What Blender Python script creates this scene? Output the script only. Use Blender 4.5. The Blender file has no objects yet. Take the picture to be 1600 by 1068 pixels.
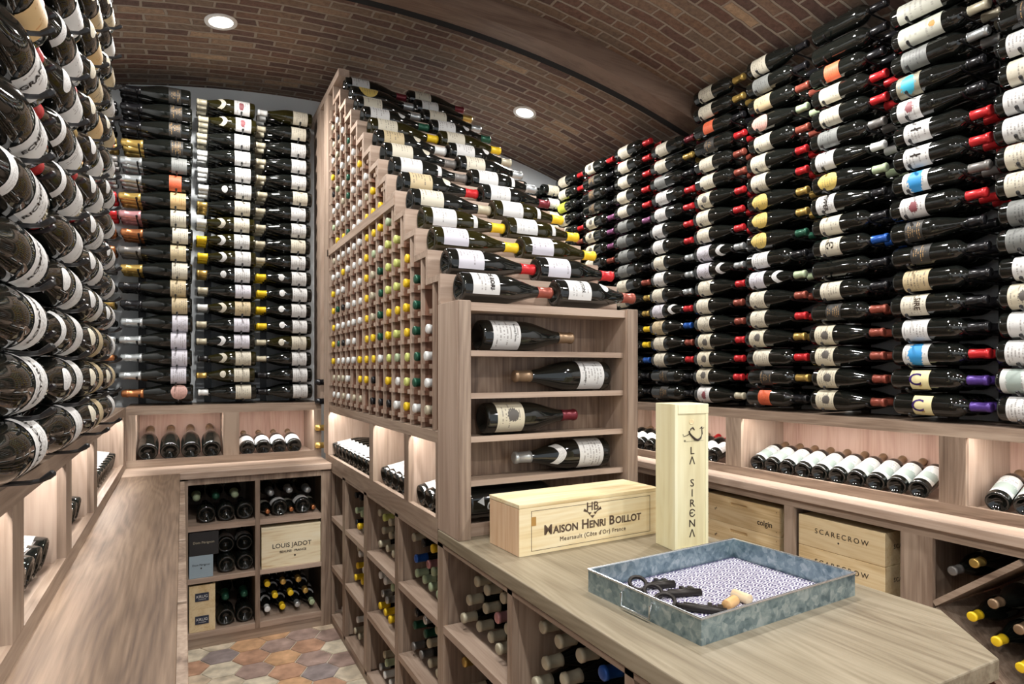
import bpy, bmesh, math, random
from mathutils import Vector, Matrix
R_ = random.Random(7)
PI = math.pi
C = bpy.context.scene.collection
scn = bpy.context.scene

# ---------------------------------------------------------------- camera, world, exposure
cam_d = bpy.data.cameras.new('camera'); cam = bpy.data.objects.new('camera', cam_d); C.objects.link(cam)
cam.location = (0, 0, 1.44); cam.rotation_euler = (PI/2, 0, -math.atan2(515, 975.))
cam_d.sensor_width = 36; cam_d.lens = 36*975/1600.; cam_d.shift_y = 43/1600.; cam_d.clip_start = .02
scn.camera = cam
scn.view_settings.view_transform = 'Standard'; scn.view_settings.look = 'None'
scn.view_settings.exposure = 0.5; scn.view_settings.gamma = 1.0
w = bpy.data.worlds.new('world'); scn.world = w; w.use_nodes = True
w.node_tree.nodes['Background'].inputs[0].default_value = (.86, .93, 1, 1)
w.node_tree.nodes['Background'].inputs[1].default_value = .7

VX, VZ, VR = .90, 3.22, 6.0                     # vault centre line, crown height, radius
def vz(x): return VZ - (VR - math.sqrt(VR*VR - (x-VX)**2))
def lamp(name, kind, loc, power, col=(1, .95, .88), rot=(0, 0, 0), **k):
    d = bpy.data.lights.new(name, kind); d.energy = power; d.color = col
    for a, b in k.items(): setattr(d, a, b)
    o = bpy.data.objects.new(name, d); C.objects.link(o); o.location = loc; o.rotation_euler = rot
    return o
CANS_AND_FILL = [(.17, 3.43), (1.98, 3.57), (.17, 1.75), (1.98, 1.85), (.17, .2), (1.98, .2), (.17, -1.2), (1.98, -1.2)]  # only the leading pair is visible; the others are unseen, added as room fill
CANP = 66
for x, y in CANS_AND_FILL:
    lamp('recessed_or_fill_lamp', 'SPOT', (x, y, vz(x)-.035), CANP, (1, .965, .92), spot_size=math.radians(176), spot_blend=.7, shadow_soft_size=.05)

# ---------------------------------------------------------------- materials
def nt(name):
    m = bpy.data.materials.new(name); m.use_nodes = True
    n = m.node_tree; return m, n, n.nodes['Principled BSDF']
def node(n, t, **k):
    x = n.nodes.new(t)
    for a, b in k.items():
        if a.startswith('i_'): x.inputs[int(a[2:])].default_value = b
        else: setattr(x, a, b)
    return x
def L(n, a, b): n.links.new(a, b)
def rgb(c): return (c[0], c[1], c[2], 1)
def ramp(n, stops, fac):
    r = n.nodes.new('ShaderNodeValToRGB'); e = r.color_ramp.elements
    while len(e) < len(stops): e.new(.5)
    for i, (p, c) in enumerate(stops): e[i].position = p; e[i].color = rgb(c)
    L(n, fac, r.inputs[0]); return r.outputs[0]
def math_(n, op, a, b=None, c=None):
    x = n.nodes.new('ShaderNodeMath'); x.operation = op
    for i, v in enumerate((a, b, c)):
        if v is None: continue
        if isinstance(v, (int, float)): x.inputs[i].default_value = v
        else: L(n, v, x.inputs[i])
    return x.outputs[0]
def plain(name, col, rough=.5, metal=0., coat=0., spec=None):
    m, n, p = nt(name); p.inputs['Base Color'].default_value = rgb(col); p.inputs['Roughness'].default_value = rough
    p.inputs['Metallic'].default_value = metal; p.inputs['Coat Weight'].default_value = coat
    return m
def wood(name, axis, dark, mid, light, rough=.45, streak=1.0, knots=False):
    m, n, p = nt(name)
    tc = node(n, 'ShaderNodeTexCoord'); mp = node(n, 'ShaderNodeMapping')
    s = [11, 11, 11]; s['xyz'.index(axis)] = .9; mp.inputs['Scale'].default_value = s
    L(n, tc.outputs['Object'], mp.inputs[0])
    oi = node(n, 'ShaderNodeObjectInfo'); mu = math_(n, 'MULTIPLY', oi.outputs['Random'], 37.)
    cb = node(n, 'ShaderNodeCombineXYZ'); [L(n, mu, cb.inputs[i]) for i in range(3)]; L(n, cb.outputs[0], mp.inputs['Location'])
    n1 = node(n, 'ShaderNodeTexNoise'); n1.inputs['Scale'].default_value = 1.0; n1.inputs['Detail'].default_value = 6; n1.inputs['Roughness'].default_value = .6; n1.inputs['Distortion'].default_value = .7
    L(n, mp.outputs[0], n1.inputs[0])
    mp2 = node(n, 'ShaderNodeMapping'); s2 = [150, 150, 150]; s2['xyz'.index(axis)] = 4.; mp2.inputs['Scale'].default_value = s2; L(n, tc.outputs['Object'], mp2.inputs[0])
    n2 = node(n, 'ShaderNodeTexNoise'); n2.inputs['Scale'].default_value = 1.0; n2.inputs['Detail'].default_value = 3; L(n, mp2.outputs[0], n2.inputs[0])
    mp3 = node(n, 'ShaderNodeMapping'); s3 = [3., 3., 3.]; s3['xyz'.index(axis)] = .35; mp3.inputs['Scale'].default_value = s3; L(n, mp.outputs[0] if False else tc.outputs['Object'], mp3.inputs[0])
    n3 = node(n, 'ShaderNodeTexNoise'); n3.inputs['Scale'].default_value = 1.6; n3.inputs['Detail'].default_value = 2; L(n, mp3.outputs[0], n3.inputs[0])
    wv = math_(n, 'SINE', math_(n, 'MULTIPLY', n3.outputs[0], 130.))
    f = math_(n, 'ADD', math_(n, 'MULTIPLY', n1.outputs[0], 1.0), math_(n, 'MULTIPLY', n2.outputs[0], .36*streak))
    f = math_(n, 'ADD', f, math_(n, 'MULTIPLY', wv, .045*streak))
    f = math_(n, 'ADD', f, math_(n, 'MULTIPLY', oi.outputs['Random'], .10))
    c = ramp(n, [(.42+.04+.08*(streak-1)*2, dark), (.66+.08*(streak-1)*2, mid), (.89+.08*(streak-1)*2, light)], f)
    L(n, c, p.inputs['Base Color']); p.inputs['Roughness'].default_value = rough
    b = node(n, 'ShaderNodeBump'); b.inputs['Strength'].default_value = .12; b.inputs['Distance'].default_value = .002; L(n, n2.outputs[0], b.inputs['Height']); L(n, b.outputs[0], p.inputs['Normal'])
    return m
WD, WM, WL = (.125, .083, .058), (.235, .167, .122), (.38, .29, .22)
WX, WY, WZ = [wood('walnut_grain_'+a, a, WD, WM, WL) for a in 'xyz']
TX, TY = [wood('worktop_walnut_'+a, a, (.20, .142, .10), (.31, .235, .165), (.43, .34, .24), .38) for a in 'xy']
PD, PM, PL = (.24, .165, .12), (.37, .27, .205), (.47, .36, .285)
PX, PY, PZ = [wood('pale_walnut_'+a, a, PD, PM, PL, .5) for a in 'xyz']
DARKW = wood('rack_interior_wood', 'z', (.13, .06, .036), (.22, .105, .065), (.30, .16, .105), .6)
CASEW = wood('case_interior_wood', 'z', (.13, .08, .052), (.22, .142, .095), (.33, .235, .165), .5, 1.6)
ROSY = wood('rosy_walnut', 'z', (.36, .215, .165), (.50, .32, .25), (.60, .42, .34), .5)
PINE = wood('crate_pine', 'x', (.62, .45, .22), (.80, .65, .38), (.88, .77, .52), .55, 1.3)
PINEY = wood('crate_pine_y', 'y', (.52, .36, .17), (.70, .53, .29), (.80, .65, .40), .55, 1.3)
PINEZ = wood('crate_pine_z', 'z', (.66, .58, .34), (.78, .72, .46), (.84, .80, .56), .55, .6)
PINK = wood('crate_end_grain', 'z', (.60, .36, .20), (.74, .50, .31), (.82, .62, .42), .6, 1.)
GLASS = plain('dark_bottle_glass', (.006, .007, .006), .06, 0, .3)
GLASSG = plain('olive_bottle_glass', (.016, .014, .003), .06, 0, .3)
BLACK = plain('black_powder_coat', (.006, .006, .007), .35)
INK = plain('black_print', (.03, .018, .012), .6)
INKG = plain('brown_print', (.09, .055, .035), .6)
WALL = plain('painted_plaster', (.74, .78, .80), .8)
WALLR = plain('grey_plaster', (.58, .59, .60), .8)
BRASS = plain('gold_foil', (.75, .45, .08), .25, .9)

def label_mat(name, base, ink=(.12, .10, .09), amt=.6, accent=None):
    base = tuple(q*.80 for q in base); m, n, p = nt(name); uv = node(n, 'ShaderNodeUVMap'); sx = node(n, 'ShaderNodeSeparateXYZ'); L(n, uv.outputs[0], sx.inputs[0])
    u, v = sx.outputs[0], sx.outputs[1]
    oi = node(n, 'ShaderNodeObjectInfo'); off = math_(n, 'MULTIPLY', oi.outputs['Random'], 50.)
    vv = math_(n, 'ADD', math_(n, 'MULTIPLY', v, 8.), off)
    row = math_(n, 'FLOOR', vv); fr = math_(n, 'FRACT', vv)
    cb = node(n, 'ShaderNodeCombineXYZ'); L(n, math_(n, 'MULTIPLY', u, 26.), cb.inputs[0]); L(n, math_(n, 'MULTIPLY', row, 7.3), cb.inputs[1])
    ns = node(n, 'ShaderNodeTexNoise'); ns.inputs['Scale'].default_value = 1.; ns.inputs['Detail'].default_value = 1; L(n, cb.outputs[0], ns.inputs[0])
    cb2 = node(n, 'ShaderNodeCombineXYZ'); L(n, math_(n, 'MULTIPLY', row, 3.1), cb2.inputs[1])
    wn = node(n, 'ShaderNodeTexWhiteNoise'); L(n, cb2.outputs[0], wn.inputs[0])
    half = math_(n, 'MULTIPLY', wn.outputs[0], .42)
    ctr = math_(n, 'ABSOLUTE', math_(n, 'SUBTRACT', u, .5))
    a = math_(n, 'LESS_THAN', ctr, half)
    b = math_(n, 'LESS_THAN', math_(n, 'ABSOLUTE', math_(n, 'SUBTRACT', fr, .5)), .2)
    c = math_(n, 'GREATER_THAN', ns.outputs[0], .47)
    d = math_(n, 'LESS_THAN', math_(n, 'ABSOLUTE', math_(n, 'SUBTRACT', v, .5)), .42)
    f = math_(n, 'MULTIPLY', math_(n, 'MULTIPLY', a, b), math_(n, 'MULTIPLY', c, d))
    f = math_(n, 'MULTIPLY', f, amt)
    mx = node(n, 'ShaderNodeMix', data_type='RGBA'); mx.inputs[6].default_value = rgb(base); mx.inputs[7].default_value = rgb(ink); L(n, f, mx.inputs[0])
    out = mx.outputs[2]
    if accent:      # an emblem in the middle of the label: (colour, half width u, half height v, centre v)
        col, hu, hv, cv = accent
        e = math_(n, 'ADD', math_(n, 'POWER', math_(n, 'DIVIDE', math_(n, 'SUBTRACT', u, .5), hu), 2.), math_(n, 'POWER', math_(n, 'DIVIDE', math_(n, 'SUBTRACT', v, cv), hv), 2.))
        ns2 = node(n, 'ShaderNodeTexNoise'); ns2.inputs['Scale'].default_value = 14.; L(n, uv.outputs[0], ns2.inputs[0])
        g = math_(n, 'LESS_THAN', math_(n, 'ADD', e, math_(n, 'MULTIPLY', math_(n, 'SUBTRACT', ns2.outputs[0], .5), 2.2)), 1.)
        m2 = node(n, 'ShaderNodeMix', data_type='RGBA'); L(n, g, m2.inputs[0]); L(n, out, m2.inputs[6]); m2.inputs[7].default_value = rgb(col); out = m2.outputs[2]
    L(n, out, p.inputs['Base Color']); p.inputs['Roughness'].default_value = .55
    return m
LAB = {  # code: (material, words, shape)
 'c': (label_mat('label_cream', (.74, .69, .56)), 'cream', 'r'),
 'w': (label_mat('label_white', (.80, .80, .79)), 'white', 'r'),
 'l': (label_mat('label_lilac_white', (.74, .72, .80)), 'pale lilac', 'r'),
 'e': (label_mat('label_cream_emblem', (.74, .68, .52), accent=((.10, .09, .08), .17, .2, .58)), 'cream emblem', 'r'),
 'v': (label_mat('label_white_vine', (.80, .79, .78), accent=((.22, .06, .07), .2, .17, .55)), 'white picture', 'r'),
 'y': (label_mat('label_yellow', (.78, .58, .16)), 'round yellow', 'o'),
 'p': (label_mat('label_parchment', (.62, .50, .30), amt=.8), 'parchment', 'r'),
 'o': (label_mat('label_orange', (.78, .15, .06), (.3, .03, .02)), 'orange-red', 's'),
 'b': (label_mat('label_blue', (.78, .79, .78), accent=((.03, .27, .60), .62, .27, .5)), 'blue picture', 'r'),
 'g': (label_mat('label_grey', (.22, .23, .22), (.05, .05, .05)), 'grey', 'r'),
 'd': (label_mat('label_dark', (.03, .028, .025), (.45, .27, .10), .7), 'black', 's'),
 'k': (label_mat('label_pink', (.72, .42, .36)), 'round pink', 'o'),
 'm': (label_mat('label_mosaic', (.30, .28, .20), (.04, .25, .30), .9, accent=((.03, .36, .50), .35, .3, .5)), 'mosaic', 'r'),
 'n': (label_mat('label_lime', (.62, .70, .06)), 'lime yellow', 'r'),
 't': (label_mat('label_tall_cream', (.68, .69, .60), amt=.35, accent=((.60, .25, .03), .1, .08, .8)), 'tall cream', 't'),
 'q': (plain('label_pale_yellow', (.74, .66, .36), .55), 'pale yellow', 's'),
 'h': (label_mat('label_white_landscape', (.72, .74, .72), accent=((.30, .36, .33), .75, .2, .35)), 'white landscape', 't'),
 'i': (label_mat('label_peach', (.72, .50, .24), (.45, .2, .06), .8), 'peach', 'r'),
 '-': (None, 'no', None),
}
def foil(name, col, rough=.32, metal=.35): return plain('foil_'+name, col, rough, metal)
FOI = {
 'r': (foil('red', (.60, .025, .03)), 'red'), 'R': (foil('dark_red', (.17, .02, .03)), 'dark red'), 'B': (foil('brown_red', (.30, .075, .05)), 'brown-red'),
 'y': (foil('yellow', (.85, .58, .02), .4, .1), 'yellow'), 'g': (foil('gold', (.62, .42, .12), .3, .7), 'gold'), 'c': (foil('cream', (.50, .46, .34), .42, .2), 'cream'),
 'w': (foil('white', (.78, .80, .79), .4, .1), 'white'), 's': (foil('silver', (.52, .55, .56), .3, .7), 'silver'), 'k': (foil('black', (.012, .012, .014), .25, .2), 'black'),
 'b': (foil('blue', (.02, .10, .42)), 'blue'), 'p': (foil('purple', (.10, .05, .28)), 'purple'), 'v': (foil('mauve', (.28, .10, .22)), 'mauve'),
 'G': (foil('dark_green', (.02, .10, .06)), 'dark green'), 'e': (foil('pale_green', (.42, .52, .33), .45, .1), 'pale green'), 'l': (foil('lime', (.62, .68, .20), .45, .1), 'lime'),
 'o': (foil('copper', (.55, .22, .09), .3, .8), 'copper'), 'a': (foil('grey', (.20, .19, .18), .4, .4), 'grey'), 'x': (foil('tan_brown', (.30, .20, .12), .35, .5), 'tan brown'), 'P': (foil('pink', (.60, .30, .32), .35, .5), 'pink'),
}
# ---------------------------------------------------------------- mesh helpers
def link(o): C.objects.link(o); return o
def empty(name, loc, label=None, cat=None, group=None, kind=None):
    o = bpy.data.objects.new(name, None); o.location = loc; o.empty_display_size = .05; C.objects.link(o); tag(o, label, cat, group, kind); return o
def tag(o, label=None, cat=None, group=None, kind=None):
    if label: o['label'] = label
    if cat: o['category'] = cat
    if group: o['group'] = group
    if kind: o['kind'] = kind
    return o
def wm(o): return (wm(o.parent) @ o.matrix_basis) if o.parent else o.matrix_basis.copy()
def obj(name, bm, mat, parent=None, smooth=False, local=False, bevel=0):
    """bm is in world coordinates unless local; a child is shifted into its parent's frame"""
    if isinstance(bm, bmesh.types.BMesh):
        if bevel: bmesh.ops.bevel(bm, geom=bm.edges[:], offset=bevel, segments=2, affect='EDGES', profile=.5)
        me = bpy.data.meshes.new(name)
        if parent is not None and not local: bmesh.ops.transform(bm, matrix=wm(parent).inverted(), verts=bm.verts[:])
        bm.normal_update(); bm.to_mesh(me); bm.free()
    else: me = bm
    for m in (mat if isinstance(mat, (list, tuple)) else [mat]): me.materials.append(m)
    if smooth:
        for f in me.polygons: f.use_smooth = True
    o = bpy.data.objects.new(name, me); C.objects.link(o)
    if parent is not None: o.parent = parent
    return o
def B(bm, x0, x1, y0, y1, z0, z1, mi=0):
    v = [bm.verts.new((x, y, z)) for x in (x0, x1) for y in (y0, y1) for z in (z0, z1)]
    for q in ((0, 1, 3, 2), (4, 6, 7, 5), (0, 4, 5, 1), (2, 3, 7, 6), (0, 2, 6, 4), (1, 5, 7, 3)):
        f = bm.faces.new([v[i] for i in q]); f.material_index = mi
    return bm
def box(*a): return B(bmesh.new(), *a)
def boxes(l):
    bm = bmesh.new(); [B(bm, *a) for a in l]; return bm
def fix(bm): bmesh.ops.recalc_face_normals(bm, faces=bm.faces[:]); return bm
def prism(bm, pts, z0, z1, f=lambda x, y, z: (x, y, z)):
    a = [bm.verts.new(f(x, y, z0)) for x, y in pts]; b = [bm.verts.new(f(x, y, z1)) for x, y in pts]; n = len(pts)
    bm.faces.new(a[::-1]); bm.faces.new(b)
    for i in range(n): bm.faces.new((a[i], a[(i+1) % n], b[(i+1) % n], b[i]))
    return fix(bm)
def tube(bm, pts, r, seg=8, closed=False):
    pts = [Vector(p) for p in pts]; rings = []; n = len(pts)
    for i, p in enumerate(pts):
        a = pts[i-1] if (i or closed) else p; b = pts[(i+1) % n] if (i < n-1 or closed) else p
        t = (b-a).normalized(); up = Vector((0, 0, 1)) if abs(t.z) < .9 else Vector((1, 0, 0))
        s = t.cross(up).normalized(); u = s.cross(t)
        rr = r[i] if isinstance(r, (list, tuple)) else r
        rings.append([bm.verts.new(p+(s*math.cos(2*PI*k/seg)+u*math.sin(2*PI*k/seg))*rr) for k in range(seg)])
    m = n if closed else n-1
    for i in range(m):
        A, D = rings[i], rings[(i+1) % n]
        for k in range(seg): bm.faces.new((A[k], A[(k+1) % seg], D[(k+1) % seg], D[k]))
    if not closed: bm.faces.new(rings[0]); bm.faces.new(rings[-1][::-1])
    return fix(bm)
def lathe(prof, seg=22, s=1.0):
    bm = bmesh.new(); rings = []
    for r, z in prof:
        if r == 0: rings.append([bm.verts.new((0, 0, z*s))])
        else: rings.append([bm.verts.new((r*s*math.cos(2*PI*k/seg), r*s*math.sin(2*PI*k/seg), z*s)) for k in range(seg)])
    for A, D in zip(rings, rings[1:]):
        for k in range(seg):
            j = (k+1) % seg
            if len(A) == 1: bm.faces.new((A[0], D[j], D[k]))
            elif len(D) == 1: bm.faces.new((A[k], A[j], D[0]))
            else: bm.faces.new((A[k], A[j], D[j], D[k]))
    return fix(bm)
def me_of(bm, name, smooth=True):
    me = bpy.data.meshes.new(name); bm.normal_update(); bm.to_mesh(me); bm.free()
    if smooth:
        for f in me.polygons: f.use_smooth = True
    return me
def frame(axis, face):
    z = Vector(axis).normalized(); x = Vector(face); x = (x-z*x.dot(z)).normalized(); y = z.cross(x)
    return Matrix((x, y, z)).transposed().to_4x4()
def text_mesh(s, size, bold=0.0, depth=.0004, spacing=1.0):
    cu = bpy.data.curves.new('t', 'FONT'); cu.body = s; cu.size = size; cu.align_x = 'CENTER'; cu.align_y = 'CENTER'; cu.extrude = depth; cu.offset = bold; cu.space_character = spacing; cu.resolution_u = 3
    o = bpy.data.objects.new('t', cu); C.objects.link(o); dg = bpy.context.evaluated_depsgraph_get(); dg.update()
    me = bpy.data.meshes.new_from_object(o.evaluated_get(dg)); bpy.data.objects.remove(o); bpy.data.curves.remove(cu)
    return me
def text_on(s, size, loc, right, up, mat, parent, name='lettering', **k):
    """flat lettering standing on a surface: loc is its centre, right / up its axes (world)"""
    me = text_mesh(s, size, **k); r = Vector(right).normalized(); u = Vector(up).normalized(); n = r.cross(u)
    M = Matrix((r, u, n)).transposed().to_4x4(); M.translation = Vector(loc)+n*.0006
    me.transform(wm(parent).inverted() @ M); me.materials.clear()
    return obj(name, me, mat, parent)
# ---------------------------------------------------------------- bottles
PROF = {
 'burgundy': [(0, .022), (.018, .016), (.030, .003), (.035, 0), (.0395, .003), (.041, .010), (.041, .125), (.0402, .140), (.0375, .158), (.032, .180), (.0255, .202), (.0200, .222), (.0165, .240), (.0150, .255), (.0142, .283), (.0160, .2845), (.0160, .293), (.013, .296), (0, .296)],
 'bordeaux': [(0, .024), (.018, .018), (.028, .003), (.032, 0), (.0365, .003), (.0380, .010), (.0380, .185), (.0372, .198), (.0330, .210), (.0250, .220), (.0180, .229), (.0150, .240), (.0142, .283), (.0160, .2845), (.0160, .295), (.013, .298), (0, .298)],
 'champagne': [(0, .028), (.020, .020), (.031, .003), (.037, 0), (.0425, .004), (.044, .012), (.044, .112), (.0428, .132), (.0390, .155), (.0330, .180), (.0260, .208), (.0205, .235), (.0175, .262), (.0165, .285), (.0185, .288), (.0185, .297), (.0170, .300), (.0175, .312), (.010, .317), (0, .317)],
}
CAPZ = {'burgundy': .245, 'bordeaux': .238, 'champagne': .222}
LABZ = {'burgundy': (.028, .108), 'bordeaux': (.040, .125), 'champagne': (.022, .092)}
_c = {}
def rad(kind, z):
    P = PROF[kind][3:]
    for (r0, z0), (r1, z1) in zip(P, P[1:]):
        if z0 <= z <= z1 and z1 > z0: return r0+(r1-r0)*(z-z0)/(z1-z0)
    return P[5][0]
def body_me(kind, s):
    k = ('b', kind, s)
    if k not in _c: _c[k] = me_of(lathe(PROF[kind], 24, s), kind+'_body'); _c[k].materials.append(GLASS)
    return _c[k]
def cap_me(kind, s):
    k = ('c', kind, s)
    if k not in _c:
        z0 = CAPZ[kind]; P = [(r+.0007, z) for r, z in PROF[kind] if z > z0 and r > 0 and (r, z) != PROF[kind][0]]
        top = PROF[kind][-1][1]+.0008
        _c[k] = me_of(lathe([(rad(kind, z0)+.0002, z0), (rad(kind, z0)+.0009, z0+.0002)]+P+[(P[-1][0]*.8, top), (0, top)], 20, s), 'capsule'); _c[k].materials.append(FOI['r'][0])
    return _c[k]
def patch(kind, s, z0, z1, half, shape='r', nu=14, nv=6, up=.0007):
    """a paper label lying on the bottle's side: a real sheet, printed face out"""
    bm = bmesh.new(); uvl = bm.loops.layers.uv.new('UVMap'); g = []
    if shape in 'o': nv = 12
    for j in range(nv+1):
        v = j/nv; z = z0+(z1-z0)*v; row = []
        h = half
        if shape == 'o': h = half*(math.sqrt(max(.02, 1-(2*v-1)**2)))
        if shape == 'W': h = half*(.25+.75*abs(math.sin(PI*v)))
        for i in range(nu+1):
            u = i/nu; a = (2*u-1)*h; zz = z
            if shape == 'V': zz = z+.022*abs(2*u-1)**1.5
            r = rad(kind, zz)+up
            row.append((bm.verts.new((r*s*math.cos(a), r*s*math.sin(a), zz*s)), (.5+(u-.5)*h/half, v)))
        g.append(row)
    for j in range(nv):
        for i in range(nu):
            q = (g[j][i], g[j][i+1], g[j+1][i+1], g[j+1][i]); f = bm.faces.new([x[0] for x in q])
            for l, x in zip(f.loops, q): l[uvl].uv = x[1]
    return bm
def lab_me(kind, s, shape):
    k = ('l', kind, s, shape)
    if k not in _c:
        z0, z1 = LABZ[kind]; half = 1.32
        if shape == 'o': half = 1.0; z0, z1 = z0+.005, z1+.01
        if shape == 's': z0, z1, half = (z0+z1)/2-.012, z1+.008, 1.05
        if shape == 't': z0, z1 = z0-.012, z1+.045
        _c[k] = me_of(patch(kind, s, z0, min(z1, .178 if kind == 'bordeaux' else .124), half, 'o' if shape == 'o' else 'r'), 'label'); _c[k].materials.append(LAB['c'][0])
    return _c[k]
def neck_me(kind, s, shape):
    k = ('n', kind, s, shape)
    if k not in _c:
        if shape == 'V': bm = patch(kind, s, .150, .172, .95, 'V', 16, 3)
        elif shape == 'O': bm = patch(kind, s, .150, .180, .55, 'o', 10, 8)
        else: bm = patch(kind, s, .170, .186, 1.2, 'r', 12, 3)
        _c[k] = me_of(bm, 'neck_label'); _c[k].materials.append(LAB['w'][0])
    return _c[k]
def setmat(o, m):
    o.material_slots[0].link = 'OBJECT'; o.material_slots[0].material = m
PROTO = {}
def bottle(kind, s, base, axis, face, lab, foilc, label, group, neck=None, glass=None, name=None, lmat=None, empty_label=True):
    """base = centre of the foot, axis = foot to mouth, face = where the label looks"""
    key = (kind, s)
    if key not in PROTO: PROTO[key] = (body_me(kind, s), cap_me(kind, s))
    bme, cme = PROTO[key]
    t = bpy.data.objects.new(name or (kind+'_bottle'), None); t.empty_display_size = .03; C.objects.link(t)
    M = frame(axis, face); M.translation = Vector(base); t.matrix_basis = M
    tag(t, label, 'bottle', group)
    b = bpy.data.objects.new('glass_body', bme); C.objects.link(b); b.parent = t
    if glass: setmat(b, glass)
    if foilc and foilc != '-':
        c = bpy.data.objects.new('capsule', cme); C.objects.link(c); c.parent = t; setmat(c, FOI[foilc][0])
    m, words, shape = LAB[lab]
    lo = None
    if shape:
        lo = bpy.data.objects.new('label', lab_me(kind, s, shape)); C.objects.link(lo); lo.parent = t; setmat(lo, lmat or m)
    if neck:
        nn = bpy.data.objects.new('neck_label', neck_me(kind, s, neck)); C.objects.link(nn); nn.parent = t; setmat(nn, LAB['w' if lab in 'wl' else 'c'][0])
    return t, lo
def wrap_text(t, lo, kind, s, txt, size, z, mat=INK, bold=.0, ang=0., turn=False):
    """lettering bent round the label: each letter run follows the bottle's side"""
    me = text_mesh(txt, size*s, bold=bold, depth=.0001)
    for v in me.vertices:
        x, y = (-v.co.y, v.co.x) if turn else (v.co.x, v.co.y); zz = z+y/s; r = (rad(kind, zz)+.0013)*s; a = x/r+ang
        v.co = Vector((r*math.cos(a), r*math.sin(a), zz*s))
    me.materials.clear(); return obj('lettering', me, mat, lo or t, local=True)
ORD = 'zeroth first second third fourth fifth sixth seventh eighth ninth tenth eleventh twelfth thirteenth fourteenth fifteenth sixteenth seventeenth eighteenth nineteenth twentieth'.split()
DEEP = []       # (kind, s, base, axis, face, foil) of the bottles lying behind the front ones

# ---------------------------------------------------------------- room shell
def struct(name, bm, mat, smooth=False): return tag(obj(name, bm, mat, None, smooth), kind='structure')
XL, XR, YB, YF = -.66, 2.79, 4.27, -1.8
# floor: hexagonal clay tiles set in pale grout
TILE = []
for i, c in enumerate([(.56, .29, .17), (.60, .36, .20), (.64, .55, .42), (.70, .62, .48), (.30, .25, .245), (.38, .27, .23), (.50, .29, .19), (.62, .50, .37)]):
    m, n, p = nt('clay_tile_%s' % ORD[i]); tc = node(n, 'ShaderNodeTexCoord'); ns = node(n, 'ShaderNodeTexNoise'); ns.inputs['Scale'].default_value = 14.; ns.inputs['Detail'].default_value = 5; L(n, tc.outputs['Object'], ns.inputs[0])
    L(n, ramp(n, [(.3, tuple(q*.6 for q in c)), (.55, c), (.8, tuple(min(1, q*1.35+.04) for q in c))], ns.outputs[0]), p.inputs['Base Color']); p.inputs['Roughness'].default_value = .45; TILE.append(m)
GROUT = plain('tile_grout', (.56, .51, .41), .8)
bm = box(XL, XR, YF, YB, -.06, -.004, 0); a = .092; rr = random.Random(3)
for i in range(int((XR-XL)/(1.5*a))+1):
    for j in range(int((YB-YF)/(math.sqrt(3)*a))+1):
        cx = XL+i*1.5*a; cy = YF+(j+.5*(i % 2))*math.sqrt(3)*a
        if cx < XL+a or cx > XR-a or cy < YF+a or cy > YB-a: continue
        mi = 1+rr.randrange(8); P = [(cx+(a-.004)*math.cos(PI/3*k), cy+(a-.004)*math.sin(PI/3*k)) for k in range(6)]
        v = [bm.verts.new((x, y, 0)) for x, y in P]; f = bm.faces.new(v); f.material_index = mi
        v2 = [bm.verts.new((x, y, -.005)) for x, y in P]
        for k in range(6): bm.faces.new((v[k], v2[k], v2[(k+1) % 6], v[(k+1) % 6])).material_index = mi
struct('floor', bm, [GROUT]+TILE)
struct('wall_back', box(XL-.1, XR+.1, YB, YB+.1, 0, 3.4), WALL)
struct('wall_left', box(XL-.1, XL, YF, YB, 0, 3.3), WALL)
struct('wall_right', box(XR, XR+.1, YF, YB, 0, 3.3), WALLR)
# brick barrel vault
m, n, p = nt('vault_brick'); uv = node(n, 'ShaderNodeUVMap')
wn = node(n, 'ShaderNodeTexNoise'); wn.inputs['Scale'].default_value = 5.; wn.inputs['Detail'].default_value = 3; L(n, uv.outputs[0], wn.inputs[0])
vm = node(n, 'ShaderNodeVectorMath', operation='MULTIPLY_ADD'); L(n, wn.outputs['Color'], vm.inputs[0]); vm.inputs[1].default_value = (.05, .030, 0); L(n, uv.outputs[0], vm.inputs[2])
br = node(n, 'ShaderNodeTexBrick'); L(n, vm.outputs[0], br.inputs[0])
br.inputs['Scale'].default_value = 1.; br.inputs['Brick Width'].default_value = .205; br.inputs['Row Height'].default_value = .062; br.inputs['Mortar Size'].default_value = .0075; br.inputs['Mortar Smooth'].default_value = .35; br.inputs['Bias'].default_value = 0
br.inputs['Color1'].default_value = (0, 0, 0, 1); br.inputs['Color2'].default_value = (1, 1, 1, 1); br.inputs['Mortar'].default_value = (.5, .5, .5, 1)
cr = ramp(n, [(0., (.10, .062, .052)), (.3, (.155, .088, .066)), (.55, (.20, .128, .085)), (.75, (.165, .125, .095)), (.93, (.21, .14, .10)), (1., (.40, .29, .19))], br.outputs['Color'])
n4 = node(n, 'ShaderNodeTexNoise'); n4.inputs['Scale'].default_value = 38.; n4.inputs['Detail'].default_value = 6; n4.inputs['Roughness'].default_value = .7; L(n, uv.outputs[0], n4.inputs[0])
hs = node(n, 'ShaderNodeMix', data_type='RGBA', blend_type='MULTIPLY'); hs.inputs[0].default_value = .85; L(n, cr, hs.inputs[6]); L(n, ramp(n, [(.3, (.55, .5, .48)), (.7, (1.35, 1.3, 1.25))], n4.outputs[0]), hs.inputs[7])
mo = node(n, 'ShaderNodeMix', data_type='RGBA'); L(n, br.outputs['Fac'], mo.inputs[0]); L(n, hs.outputs[2], mo.inputs[6]); mo.inputs[7].default_value = (.30, .25, .20, 1)
L(n, mo.outputs[2], p.inputs['Base Color']); p.inputs['Roughness'].default_value = .8
h = math_(n, 'ADD', math_(n, 'MULTIPLY', br.outputs['Fac'], -1.), math_(n, 'MULTIPLY', n4.outputs[0], .35))
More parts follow.
